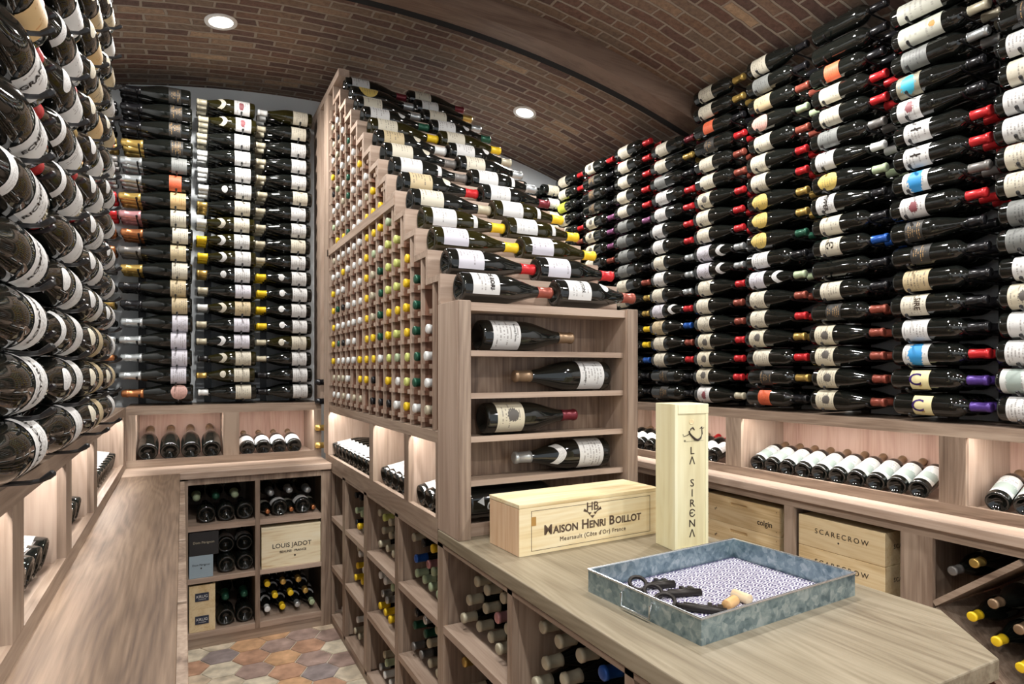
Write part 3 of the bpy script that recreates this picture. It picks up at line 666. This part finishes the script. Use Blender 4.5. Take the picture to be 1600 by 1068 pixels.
# ---------------------------------------------------------------- bottles in the island bins
def relax(P, dmin, lo, hi, zlo):
    P = [list(p) for p in P]
    for _ in range(200):
        for i in range(len(P)):
            for j in range(i):
                dx, dz = P[i][0]-P[j][0], P[i][1]-P[j][1]; d = math.hypot(dx, dz) or 1e-4
                if d < dmin: m_ = (dmin-d)/2/d; P[i][0] += dx*m_; P[i][1] += dz*m_; P[j][0] -= dx*m_; P[j][1] -= dz*m_
            P[i][0] = min(max(P[i][0], lo), hi); P[i][1] = max(P[i][1], zlo)
    return P
BINS = [
 ('far top bin', 3.33, 3.58, .611, [(3.50, .79, 'e'), (3.44, .73, 'w'), (3.52, .66, 'w'), (3.42, .66, 'w'), (3.36, .72, 'e')]),
 ('far middle bin', 3.33, 3.58, .331, [(3.50, .51, 'k'), (3.44, .46, 'w'), (3.52, .38, 'w'), (3.42, .38, 'w')]),
 ('far bottom bin', 3.33, 3.58, .055, [(3.50, .16, 'e'), (3.44, .13, 'w'), (3.54, .10, 'w'), (3.40, .1, 'w')]),
 ('second top bin', 2.895, 3.255, .611, [(3.21, .793, 'k'), (3.13, .795, 'k'), (3.17, .727, 'e'), (3.09, .719, 'e'), (3.21, .655, 'k'), (3.13, .655, 'y'), (3.05, .655, 'k')]),
 ('second middle bin', 2.895, 3.255, .331, [(3.21, .517, 'c'), (3.14, .503, 'w'), (3.17, .444, 'y'), (3.09, .444, 'w'), (3.21, .375, 'y'), (3.13, .375, 'y'), (3.05, .375, 'w')]),
 ('second bottom bin', 2.895, 3.255, .055, [(3.17, .168, 'w'), (3.21, .1, 'c'), (3.13, .1, 'c'), (3.05, .1, 'w')]),
 ('third top bin', 2.415, 2.83, .611, [(2.76, .787, 'c'), (2.68, .785, 'l'), (2.60, .785, 'c'), (2.725, .72, 'c'), (2.64, .72, 'c'), (2.77, .653, 'c'), (2.69, .653, 'c'), (2.60, .653, 'c')]),
 ('third middle bin', 2.415, 2.83, .331, [(2.77, .505, 'w'), (2.69, .505, 'w'), (2.60, .505, 'e'), (2.73, .438, 's'), (2.645, .438, 's'), (2.77, .374, 'y'), (2.69, .374, 'y'), (2.60, .374, 'y')]),
 ('third bottom bin', 2.415, 2.83, .055, [(2.73, .165, 'c'), (2.77, .097, 's'), (2.69, .097, 'w'), (2.61, .097, 'w'), (2.65, .165, 'e')]),
 ('fourth top bin', 1.95, 2.35, .611, [(2.305, .791, 'c'), (2.22, .788, 'k'), (2.14, .785, 'y'), (2.265, .721, 'b'), (2.18, .721, 'P'), (2.305, .653, 'e'), (2.222, .653, 'e'), (2.095, .721, 'e'), (2.138, .653, 'e'), (2.05, .653, 'e')]),
 ('fourth middle bin', 1.95, 2.35, .331, [(2.26, .503, 'k'), (2.175, .503, 's'), (2.30, .438, 'G'), (2.215, .438, 'G'), (2.305, .373, 'a'), (2.222, .373, 'a'), (2.13, .438, 'c'), (2.14, .373, 'c'), (2.06, .373, 'c'), (2.09, .503, 'c')]),
 ('top bin under the table', 1.447, 1.885, .611, [(1.73, .787, 'c'), (1.645, .787, 'c'), (1.775, .72, 'c'), (1.82, .653, 'c'), (1.69, .72, 'c'), (1.555, .787, 'c'), (1.74, .653, 'c'), (1.605, .72, 'P'), (1.655, .653, 'c'), (1.57, .653, 'c'), (1.49, .653, 'c'), (1.52, .72, 'c')]),
 ('lower bin under the table', 1.447, 1.885, .331, [(1.826, .499, 'g'), (1.78, .43, 'c'), (1.84, .37, 'c'), (1.75, .37, 'c')]),
 ('nearest bin under the table', .955, 1.40, .611, [(1.36, .785, 'c'), (1.27, .785, 'c'), (1.185, .785, 'c'), (1.315, .715, 'c'), (1.355, .65, 'c'), (1.225, .72, 'c'), (1.09, .79, 'b'), (1.135, .72, 'r'), (1.27, .65, 'c'), (1.18, .65, 'c'), (1.09, .65, 'c')]),
]
LQ = 'cwlepv'
for nm, lo_, hi_, fz, pts in BINS:
    s = .97; r = .0398
    pos = relax([(y, z) for y, z, c in pts], 2*r+.0015, lo_+r+.004, hi_-r-.004, fz+r+.002)
    order = sorted(range(len(pts)), key=lambda i: -pos[i][0]); rank = {i: j+1 for j, i in enumerate(order)}
    for i, (p, (y, z, c)) in enumerate(zip(pos, pts)):
        tip = .79+R_.uniform(-.012, .010); LN_ = .296*s
        row = 'lowest' if p[1] < fz+.06 else ('upper' if p[1] < fz+.14 else 'topmost')
        bottle('burgundy', s, (tip+LN_, p[0], p[1]), (-1, 0, 0), (0, R_.uniform(-1, 1), 1), R_.choice(LQ), c, f'{FOI[c][1]} capped bottle, {nm}, island side, {ORD[rank[i]]} from left', 'bottles stacked in the island bins', None, GLASS if c != 'e' else GLASSG, name='wine_bottle')
# lattice rack cells
LC = ['cwwwwwww', 'wGGGGGGG', 'yllyyyyy', 'wwelylll', 'kylyylll', 'k-wGGGGw', 'kkyyccce', '-yyyyyyyy', 'cyy-wwwww', 'c-wwwwww', 'wwwwww-ww', 'ccwkwkw', 'wcwGwGw', 'wcyyyyy', 'cw-ww-w']
rr = random.Random(11)
for k in range(len(SL)-1):
    yc = (SL[k]+SL[k+1])/2; tz = topz(yc)-.0
    for m, z in enumerate(RZ):
        if z+.098 > min(topz(SL[k]), topz(SL[k+1]-.01)): break
        if 2.03 < z+.03 < 2.16 and yc > 2.38 and z+.03+.04 > 2.09 and z < 2.13: pass
        pat = LC[k]; c = pat[m] if m < len(pat) else rr.choice({10: 'GGGw', 9: 'wwyk'}.get(k, 'wwwwweyck-c' if k > 6 else 'ylyyeG'))
        if k >= 6 and m > 5 and c == '-' : continue
        if c == '-': continue
        s = 1.0; zz = z+.008+.0245; tip = .742+rr.uniform(-.004, .006)
        bottle('burgundy', s, (tip+.296*s, yc+rr.uniform(-.001, .001), zz), (-1, 0, .012), (0, rr.uniform(-1, 1), 1), 'c', c, f'{FOI[c][1]} capped bottle in the lattice rack, {ORD[k+1]} column from the front, {ORD[m+1]} row up', 'bottles in the lattice rack', None, GLASS, name='wine_bottle')
for z, c in ((1.364, 'k'), (1.249, 'k'), (1.09, 'g'), (.985, 'g')):
    bottle('champagne', 1.0, (1.02, 3.855, z), (-1, 0, 0), (0, 0, 1), 'c', c, f'{FOI[c][1]} topped sparkling bottle neck jutting from rack end, {"upper" if z in (1.364, 1.09) else "lower"} one', 'necks jutting from the rack end by the back niche')

# ---------------------------------------------------------------- bottles in the back cabinet
G_ = 'bottles in the back cabinet'
def bb(kind, s, x, y, z, towards, lab, c, label, **k): bottle(kind, s, (x, y, z), (0, 1 if towards else -1, 0), (0, 0, 1), lab, c, label, G_, **k)
for j, x in enumerate((.112, .206, .299)): bb('champagne', 1.02, x, 3.64, .634+.0465, True, '-', 'k', f'large dark bottle foot, top left back bin, {ORD[j+1]} from the left')
for j, (x, z) in enumerate(((.066, .760), (.159, .760), (.253, .760))): bb('champagne', 1.0, x, 4.02, z, False, 'c', 'e' if j != 1 else 'G', f'bottle with pale neck lying on the large ones, top left back bin, {ORD[j+1]} from left')
for j, x in enumerate((.208, .300)): bb('champagne', 1.0, x, 3.64, .361+.0445, True, '-', 'k', f'large dark bottle foot beside the gift boxes, {ORD[j+1]} from the left'); bb('champagne', 1.0, x+(-.0 if j else .0)+(.0), 3.70, .361+.0445+.0895, True, 'w', 'k', f'large dark bottle on top, beside the gift boxes, {ORD[j+1]} from the left')
for j, x in enumerate((.205, .298)): bb('champagne', 1.0, x, 3.64, .082+.0445, True, '-', 'k', f'large dark bottle foot beside the stacked crates, {ORD[j+1]} from the left'); bb('champagne', 1.0, x, 4.0, .082+.0445+.0895, False, 'p', 'G', f'dark bottle on top, beside the stacked crates, {ORD[j+1]} from the left')
for j, x in enumerate((.475, .598)): bb('champagne', 1.0, x, 3.64, .634+.0445, True, 'w', 'k', f'large dark bottle foot, top right back bin, {ORD[j+1]} from the left')
for j, x in enumerate((.412, .536, .655)): bb('burgundy', .72, x, 3.85, .634+.03, False, 'c', 'o', f'slim bottle with copper capsule, top right back bin, {ORD[j+1]} from the left')
for j, (x, z) in enumerate(((.437, .750), (.536, .757), (.636, .750))): bb('champagne', .98, x, 4.02, z, False, 'c', 's', f'silver capped bottle resting in top right back bin, {ORD[j+1]} from the left')
q = [(.413, .124, 'w'), (.495, .124, 'y'), (.577, .124, 's'), (.649, .124, 'e'), (.453, .193, 'y'), (.535, .193, 'y'), (.615, .193, 'g'), (.413, .262, 'y'), (.495, .262, 'g'), (.577, .262, 'g')]
pos = relax([(a, b) for a, b, c in q], .079, .369+.040, .69-.040, .0815+.0394)
for j, (p, (_, _, c)) in enumerate(zip(pos, q)):
    bottle('burgundy', .95, (p[0], 3.655+.281, p[1]), (0, -1, 0), (0, -.2, 1), 'w', c, f'{FOI[c][1]} capped bottle in bottom right back bin, {("lowest", "middle", "top")[(j > 3)+(j > 6)]} layer, {ORD[(j+1, j-3, j-6)[(j > 3)+(j > 6)]]} from left', G_, 'V')
# ---------------------------------------------------------------- diamond bin bottles
q = [(1.195, .735, 'a'), (1.128, .79, 'g'), (1.05, .793, 'k'), (1.085, .613, 'y'), (1.012, .690, 'k'), (.985, .555, 'y'), (.945, .632, 'g'), (.918, .497, 'y'), (1.16, .585, 'k'), (1.065, .52, 'y'), (.90, .7, 'k'), (.87, .58, 'y')]
q = [(1.195, .745, 'a'), (1.128, .790, 'g'), (1.135, .608, 'y'), (1.073, .672, 'x'), (1.064, .552, 'y'), (1.001, .614, 'x'), (.996, .495, 'y'), (.928, .562, 'k'), (.93, .655, 'k')]
for j, (y, z, c) in enumerate(q):
    bottle('burgundy', .97, (2.345+.29, y, z), (-1, 0, 0), (0, 0, 1), 'c', c, f'{FOI[c][1]} capped bottle in the diamond bin under right counter, {ORD[j+1]} counting downwards', 'bottles in the diamond bins')

# ---------------------------------------------------------------- bottles lying behind the front ones: too many and too hidden to single out
acc = bmesh.new(); fl = list(FOI); tmp = {}
VV, FF, MI = [], [], []
def lowmesh(kind, s):
    if (kind, s) not in tmp:
        P = [p for i, p in enumerate(PROF[kind]) if i not in (1, 2)]
        b1 = lathe(P, 12, s); top = PROF[kind][-1][1]; z0 = CAPZ[kind]
        b2 = lathe([(rad(kind, z0)+.001, z0)]+[(r+.0008, z) for r, z in PROF[kind] if z > z0 and r > 0][:-1]+[(0, top+.0008)], 12, s)
        o_ = []
        for b in (b1, b2):
            b.verts.ensure_lookup_table(); b.verts.index_update(); o_.append(([v.co.copy() for v in b.verts], [[v.index for v in f.verts] for f in b.faces])); b.free()
        tmp[(kind, s)] = o_
    return tmp[(kind, s)]
for kind, s, base, axis, face, f in DEEP:
    M = frame(axis, face); M.translation = Vector(base)
    for part, (vs, fs) in enumerate(lowmesh(kind, s)):
        o0 = len(VV); VV += [M @ v for v in vs]; FF += [[i+o0 for i in q_] for q_ in fs]; MI += [0 if part == 0 else 1+fl.index(f)]*len(fs)
acc.free(); me = bpy.data.meshes.new('bottles_behind'); me.from_pydata(VV, [], FF)
for i, p_ in enumerate(me.polygons): p_.material_index = MI[i]; p_.use_smooth = True
o = obj('bottles_behind', me, [GLASS]+[FOI[k][0] for k in fl]); tag(o, 'dark wine bottles lying two deep behind the front bottles on the wall racks', 'bottles', kind='stuff')

# ---------------------------------------------------------------- crates and boxes
def crate(name, label, x0, x1, y0, y1, z0, z1, rot=0., mats=(PINE, PINK), cat='crate', group=None, wall=.011, lid=True):
    """a nailed pine crate: two long boards, two end boards, lid, base"""
    cx, cy = (x0+x1)/2, (y0+y1)/2; t = empty(name, (cx, cy, z0), label, cat, group); t.rotation_euler = (0, 0, rot)
    hx, hy, h = (x1-x0)/2, (y1-y0)/2, z1-z0
    for sgn in (-1, 1):
        a, b = sorted((sgn*hy, sgn*(hy-wall))); obj('long_board', box(-hx, hx, a, b, .0, h-(.012 if lid else 0)), mats[0], t, local=True, bevel=.0012)
        a, b = sorted((sgn*(hx+.0004), sgn*(hx-wall))); obj('end_board', box(a, b, -hy+wall*.2, hy-wall*.2, .0006, h-(.0125 if lid else 0)), mats[1], t, local=True, bevel=.0008)
    obj('base_board', box(-hx+wall, hx-wall, -hy+wall, hy-wall, .001, .010), mats[0], t, local=True)
    if lid: obj('lid', box(-hx-.001, hx+.001, -hy-.001, hy+.001, h-.0115, h), mats[0], t, local=True, bevel=.0012)
    bpy.context.view_layer.update(); return t
def ltext(t, s, size, x, z, hy, mat=INKG, **k):
    """lettering on the crate's front (its own -y side)"""
    me = text_mesh(s, size, **k); M = Matrix(((1, 0, 0, x), (0, 0, -1, -hy-.0008), (0, 1, 0, z), (0, 0, 0, 1))); me.transform(M); me.materials.clear(); return obj('lettering', me, mat, t)
# the long crate in front of the display case
t = crate('wine_crate', 'long pine wine crate lying on the table in front of display case', .829, 1.352, 1.545, 1.72, .9142, 1.061, math.radians(2.5))
HY = .0875
def run(t, parts, x, z, hy, scale=1.0, gap=.003, **k):
    """lettering set as big capitals followed by small capitals on one baseline"""
    for s_, size in parts:
        if s_ == ' ': x += size; continue
        me = text_mesh(s_, size, **k); xs = [v.co.x for v in me.vertices]; ys = [v.co.y for v in me.vertices]; dx = x-min(xs); x += max(xs)-min(xs)+gap; dy = z-min(ys)
        me.transform(Matrix(((1, 0, 0, dx), (0, 0, -1, -hy-.0008), (0, 1, 0, dy), (0, 0, 0, 1)))); me.materials.clear(); obj('lettering', me, INKG, t)
run(t, [('M', .039), ('AISON', .030), (' ', .012), ('H', .039), ('ENRI', .030), (' ', .012), ('B', .039), ('OILLOT', .030)], -.178, .052, HY, bold=.0007, gap=.0035)
ltext(t, 'Meursault (Côte d\'Or) France', .018, .0, .033, HY, spacing=1.12)
ltext(t, 'HB', .036, -.005, .115, HY, bold=.0002)
def flat(pts, y, th=.0006): return prism(bmesh.new(), pts, y, y-th, lambda a, b, c: (a, c, b))
em = bmesh.new()
def addflat(pts, y, th=.0006): prism(em, pts, y, y-th, lambda a, b, c: (a, c, b))
for sx in (-1, 1):
    addflat([(-.005+sx*.030, .112), (-.005+sx*.034, .104), (-.005+sx*.014, .098), (-.005+sx*.016, .101)], -HY-.0004)
    addflat([(-.005+sx*.018, .099), (-.005+sx*.004, .098), (-.005+sx*.010, .090)], -HY-.0004)
addflat([(-.014, .089), (.004, .089), (-.005, .080)], -HY-.0004)
obj('printed_emblem', em, INKG, t, local=True)
ln = boxes([(-.222, .225, -HY-.0005, -HY, .124, .1252), (-.222, -.2205, -HY-.0005, -HY, .012, .125), (.2235, .225, -HY-.0005, -HY, .012, .125), (-.222, .225, -HY-.0005, -HY, .011, .0122)]); obj('scored_line', ln, INKG, t, local=True)
obj('tape_mark', box(-.222, -.206, -HY-.0009, -HY, .083, .108), plain('tape_brown', (.45, .25, .07), .5), t, local=True)
# the upright crate with sliding lid
t = empty('wine_crate', (1.322, 1.415, .9142), 'tall narrow pale wooden box standing upright with a mermaid mark', 'crate'); t.rotation_euler = (0, 0, math.radians(-7)); bpy.context.view_layer.update()
wx, wy, H = .0585, .049, .425
obj('side_board', box(-wx, -wx+.010, -wy, wy, 0, H), PINEZ, t, local=True, bevel=.001); obj('side_board', box(wx-.010, wx, -wy, wy, 0, H), PINEZ, t, local=True, bevel=.001)
obj('back_board', box(-wx+.010, wx-.010, wy-.010, wy, 0, H), PINEZ, t, local=True); obj('top_board', box(-wx+.0102, wx-.0102, -wy+.0005, wy-.010, H-.011, H-.0005), PINEZ, t, local=True)
obj('top_rail', box(-wx+.010, wx-.0002, -wy-.0015, -wy+.008, H-.028, H-.0012), PINEZ, t, local=True, bevel=.0008); obj('base_board', box(-wx+.010, wx-.010, -wy, wy-.010, 0, .010), PINEZ, t, local=True)
obj('sliding_lid', box(-wx+.0101, wx-.0101, -wy+.002, -wy+.008, .0102, H-.028), PINEZ, t, local=True)
fy = wy-.002
bm = lathe([(.0072, -.0004), (.0086, .0004), (.0072, .001), (.0055, .0004), (0, .0002)], 20); bmesh.ops.transform(bm, matrix=Matrix.Translation((0, -fy, H-.052)) @ Matrix.Rotation(PI/2, 4, 'X'), verts=bm.verts[:]); obj('finger_hole', bm, PINE, t, True, True)
for i, ch in enumerate('LΛ SIRЄNΛ'):
    if ch != ' ': ltext(t, ch, .031, .002, .288-.0295*i-(.006 if i > 2 else 0), fy, INK, bold=.0)
# mermaid mark: body, raised tail, outstretched arm, star
mm = bmesh.new(); Y0 = -fy-.0012
tube(mm, [(.036, Y0, .352), (.037, Y0, .337), (.032, Y0, .325), (.022, Y0, .319), (.012, Y0, .322), (.002, Y0, .330), (-.006, Y0, .338), (-.009, Y0, .345), (-.002, Y0, .350)], [.0012, .0016, .0024, .0034, .0036, .003, .0026, .0022, .0012], 6)
tube(mm, [(-.004, Y0, .340), (-.016, Y0, .334), (-.027, Y0, .331), (-.031, Y0, .338)], [.0013, .001, .0008, .0006], 5)
tube(mm, [(.028, Y0, .352), (.036, Y0, .357), (.036, Y0, .352), (.044, Y0, .355)], [.0006, .0022, .0014, .0006], 5)
tube(mm, [(-.005, Y0, .352), (.004, Y0, .356), (.010, Y0, .349)], [.0012, .0026, .0014], 5)
for k in range(6): tube(mm, [(-.024+.004*math.cos(k*PI/3), Y0, .318+.004*math.sin(k*PI/3)), (-.024, Y0, .318)], .0004, 4)
tube(mm, [(-.02, Y0, .316), (.042, Y0, .318)], .0003, 4)
obj('printed_mermaid', mm, INK, t, local=True)
for zz in (.018, .40): 
    for xx in (-.045, -.02): pass
# crates in the right cabinet: fronts face the island, so their long side runs along y
def side_crate(label, y0, y1, z0, z1, x0=2.356, dep=.33, name='wine_crate', group=None, slot=None):
    t = empty(name, (x0+dep/2, (y0+y1)/2, z0), label, 'crate', group)
    if slot:      # a routed hand slot: the board is cut away 8 mm deep
        a, b, c, d = slot
        obj('front_board', boxes([(x0, x0+.0083, y0, y1, z0+.0005, c), (x0, x0+.0083, y0, y1, d, z1-.0005), (x0, x0+.0083, y0, a, c, d), (x0, x0+.0083, b, y1, c, d), (x0+.0085, x0+.012, y0, y1, z0+.0005, z1-.0005)]), PINEY, t)
    else: obj('front_board', box(x0, x0+.012, y0, y1, z0+.0005, z1-.0005), PINEY, t, bevel=.0015)
    obj('back_board', box(x0+dep-.012, x0+dep, y0, y1, z0+.0005, z1), PINEY, t)
    for a in (y0, y1-.012): obj('end_board', box(x0+.012, x0+dep-.012, a+.001, a+.011, z0+.0005, z1-.001), PINEY, t, bevel=.001)
    obj('lid', box(x0+.012, x0+dep-.012, y0+.012, y1-.012, z1-.010, z1-.001), PINEY, t); return t
NX = (-1, 0, 0)
for j, (z0, z1) in enumerate(((.5615, .689), (.6895, .818))):
    t = side_crate(('lower', 'upper')[j]+' pine crate with lower-case lettering and slot handle, in the right cabinet', 1.905, 2.345, z0, z1, slot=(2.085, 2.19, z1-.038, z1-.022))
    text_on('colgin', .036, (2.356, 1.985, z0+.045), (0, -1, 0), (0, 0, 1), INK, t, bold=.0004); text_on('s*', .020, (2.356, 2.28, z0+.058), (0, -1, 0), (0, 0, 1), INKG, t)
    for yy in (1.92, 2.33):
        for zz in (z0+.02, z1-.02):
            b_ = lathe([(0, -.0005), (.0022, 0), (0, .0005)], 8); bmesh.ops.transform(b_, matrix=Matrix.Translation((2.3556, yy, zz)) @ Matrix.Rotation(PI/2, 4, 'Y'), verts=b_.verts[:]); obj('nail', b_, INK, t)
for j, (z0, z1) in enumerate(((.5615, .689), (.6895, .818))):
    t = side_crate(('lower', 'upper')[j]+' pine crate with widely spaced capital lettering, in the right cabinet', 1.432, 1.807, z0, z1)
    text_on('SCARECROW', .030, (2.356, 1.612, z0+.072), (0, -1, 0), (0, 0, 1), INK, t, spacing=1.42)
    b_ = lathe([(0, -.0005), (.0042, 0), (0, .0005)], 14); bmesh.ops.transform(b_, matrix=Matrix.Translation((2.3556, 1.622, z0+.044)) @ Matrix.Rotation(PI/2, 4, 'Y'), verts=b_.verts[:]); obj('printed_dot', b_, INK, t)
    text_on('SCARECROW', .024, (2.50, 1.4325, z0+.07), (1, 0, 0), (0, 0, 1), INK, t, spacing=1.3)
# back cabinet boxes
FR = dict(right=(1, 0, 0), up=(0, 0, 1))
t = empty('gift_box', (.098, 3.70, .476), 'black gift box with small silver script in the back cabinet', 'box', None); obj('carton', box(.030, .168, 3.612, 3.90, .4765, .597), plain('black_card', (.018, .018, .02), .5), t, bevel=.001); text_on('Dom Pérignon', .017, (.098, 3.612, .543), mat=FOI['c'][0], parent=t, **FR)
t = empty('gift_box', (.085, 3.70, .361), 'pale blue gift box with small dark script in the back cabinet', 'box', None); obj('carton', box(.030, .142, 3.612, 3.90, .361, .476), plain('blue_grey_card', (.33, .43, .50), .5), t, bevel=.001); text_on('Dom Pérignon', .014, (.086, 3.612, .428), mat=INK, parent=t, **FR)
text_on('●', .01, (.086, 3.612, .41), mat=INK, parent=t, **FR)
for j, (z0, z1) in enumerate(((.0822, .200), (.2005, .322))):
    t = crate('wine_crate', ('lower', 'upper')[j]+' of two small pine crates with dark name plates in back cabinet', .030, .152, 3.612, 3.95, z0, z1, mats=(PINEY, PINE), lid=False)
    obj('name_plate', box(.058, .122, 3.6088, 3.6116, z0+.04, z0+.082), plain('navy_plate', (.02, .03, .06), .5) if j == 0 else bpy.data.materials['navy_plate'], t)
    text_on('KRUG', .020, (.090, 3.6088, z0+.064), mat=FOI['w'][0], parent=t, **FR)
    text_on('CHAMPAGNE', .006, (.090, 3.6088, z0+.05), mat=FOI['w'][0], parent=t, **FR)
t = crate('wine_crate', 'large pale pine crate with black lettering in the back cabinet', .378, .688, 3.612, 3.98, .3605, .583, mats=(wood('pale_pine', 'x', (.50, .30, .12), (.80, .70, .48), (.86, .79, .60), .55, .8), PINE))
text_on('LOUIS JADOT', .034, (.535, 3.612, .475), mat=INK, parent=t, bold=.0003, **FR); text_on('BEAUNE · FRANCE', .017, (.54, 3.612, .442), mat=INK, parent=t, bold=.0004, **FR); text_on('●', .014, (.55, 3.612, .415), mat=INK, parent=t, **FR)

# ---------------------------------------------------------------- the galvanised tray
GALV, n, p = nt('galvanised_steel'); tc = node(n, 'ShaderNodeTexCoord'); v_ = node(n, 'ShaderNodeTexVoronoi'); v_.inputs['Scale'].default_value = 70.; ns = node(n, 'ShaderNodeTexNoise'); ns.inputs['Scale'].default_value = 45.; ns.inputs['Detail'].default_value = 4; ns.inputs['Distortion'].default_value = 1.2
L(n, tc.outputs['Object'], v_.inputs[0]); L(n, tc.outputs['Object'], ns.inputs[0])
f = math_(n, 'ADD', math_(n, 'MULTIPLY', v_.outputs['Color'], .35), math_(n, 'MULTIPLY', ns.outputs[0], .75))
L(n, ramp(n, [(.3, (.13, .20, .24)), (.55, (.27, .36, .40)), (.8, (.50, .58, .60))], f), p.inputs['Base Color']); p.inputs['Metallic'].default_value = .75
L(n, math_(n, 'MULTIPLY_ADD', ns.outputs[0], .4, .18), p.inputs['Roughness'])
TXm, TYm = .257, .172
t = empty('serving_tray', (1.118, 1.068, .9142), 'shallow rectangular galvanised metal tray with handles on the table', 'tray'); t.rotation_euler = (0, 0, math.radians(3.5)); bpy.context.view_layer.update()
obj('base', box(-TXm, TXm, -TYm, TYm, .0, .002), GALV, t, local=True)
hw = .052; bm = boxes([(-TXm, TXm, -TYm, -TYm+.0022, .002, hw), (-TXm, TXm, TYm-.0022, TYm, .002, hw), (-TXm, -TXm+.0022, -TYm+.0022, TYm-.0022, .002, hw), (TXm-.0022, TXm, -TYm+.0022, TYm-.0022, .002, hw)]); obj('wall', bm, GALV, t, local=True)
RIM = plain('bright_steel', (.62, .66, .68), .25, .9)
obj('rim', tube(bmesh.new(), [(-TXm, -TYm, hw), (TXm, -TYm, hw), (TXm, TYm, hw), (-TXm, TYm, hw)], .0028, 8, True), RIM, t, local=True)
for sx in (-1, 1): obj('handle', tube(bmesh.new(), [(sx*(TXm+.003), -.045, .042), (sx*(TXm+.010), -.045, .036), (sx*(TXm+.010), -.042, .010), (sx*(TXm+.010), .042, .010), (sx*(TXm+.010), .045, .036), (sx*(TXm+.003), .045, .042)], .0028, 8), RIM, t, True, True)
pat = boxes([(-TXm+.004, TXm-.004, -TYm+.004, TYm-.004, .0021, .0028)]); Rr = .031; hh = Rr/2
cen = []
j0 = int(TYm/hh)+3
for j in range(-j0, j0+1):
    for i in range(-14, 15): cen.append((i*2*Rr+(Rr if j % 2 else 0), j*hh, j))
for cx, cy, j in cen:
    for ring in range(4):
        rad_ = Rr*(1-.24*ring)-.003; nd = max(6, int(2*PI*rad_/.0080))
        for k in range(nd//2+1):
            a0 = PI*k/(nd//2)+.0; px, py = cx+rad_*math.cos(a0), cy+rad_*math.sin(a0)
            if abs(px) > TXm-.008 or abs(py) > TYm-.008: continue
            cov = False
            for dj in (-1, -2, -3):
                off = (Rr if (j+dj) % 2 else 0); base = round((px-off)/(2*Rr))
                qx = base*2*Rr+off; qy = (j+dj)*hh
                if (px-qx)**2+(py-qy)**2 < Rr*Rr: cov = True; break
            if cov: continue
            tx_, ty_ = -math.sin(a0), math.cos(a0); rx, ry = math.cos(a0), math.sin(a0); a1, b1 = .0034, .0018
            v = [pat.verts.new((px+tx_*a1*u+rx*b1*w_, py+ty_*a1*u+ry*b1*w_, .0031)) for u, w_ in ((-1, -1), (1, -1), (1, 1), (-1, 1))]
            f = pat.faces.new(v); f.material_index = 1
fix(pat); obj('patterned_liner', pat, [plain('liner_violet', (.09, .07, .18), .5), plain('liner_white', (.80, .80, .84), .5)], t, local=True)
# things lying in the tray
IRON = plain('old_black_iron', (.022, .018, .016), .42, .5)
def key(loc, ang, label, ln=.115):
    t = empty('iron_key', loc, label, 'key', 'old iron keys in the tray'); t.rotation_euler = (0, math.radians(3), ang); bpy.context.view_layer.update(); z = .0105
    obj('shaft', tube(bmesh.new(), [(.012, 0, z), (.03, 0, z), (.032, 0, z), (ln, 0, z), (ln+.002, 0, z)], [.007, .007, .0100, .0095, .005], 14), IRON, t, True, True)
    obj('bow', tube(bmesh.new(), [(-.008+.021*math.cos(a), .017*math.sin(a)*.75, .0165+.017*math.sin(a)*.66) for a in [2*PI*k/20 for k in range(20)]], .0048, 8, True), IRON, t, True, True)
    bt = bmesh.new()
    for a, b, c in ((.004, .016, .030), (.017, .025, .022), (.026, .036, .032)): B(bt, ln-.002-b, ln-.002-a, 0, c, z-.005, z+.006)
    B(bt, ln-.040, ln-.004, 0, .012, z-.004, z+.005); obj('bit', bt, IRON, t, local=True, bevel=.001)
zt = .9176
key((.960, 1.165, zt), math.radians(-12), 'black iron key at the back of the group in the tray', .088)
key((.955, 1.105, zt), math.radians(-14), 'middle black iron key in the tray', .112)
key((.938, 1.045, zt), math.radians(-43), 'black iron key nearest the tray front edge', .120)
CORK = wood('cork', 'z', (.45, .27, .13), (.66, .48, .28), (.76, .62, .42), .8)
for (x, y, a), mat_, lab_ in (((1.062, .985, 1.9), wood('amber_cork', 'z', (.30, .10, .03), (.55, .27, .09), (.72, .45, .2), .5), 'amber-brown wine cork lying in the tray'), ((1.112, 1.000, .05), CORK, 'pale printed wine cork lying in the tray')):
    t = empty('wine_cork', (x, y, zt+.0118), lab_, 'cork', 'corks in the tray'); t.rotation_euler = (PI/2, 0, a); bpy.context.view_layer.update()
    obj('cork_body', lathe([(0, -.022), (.0105, -.022), (.0115, -.0205), (.0113, 0), (.0115, .0205), (.0105, .022), (0, .022)], 20), mat_, t, True, True)
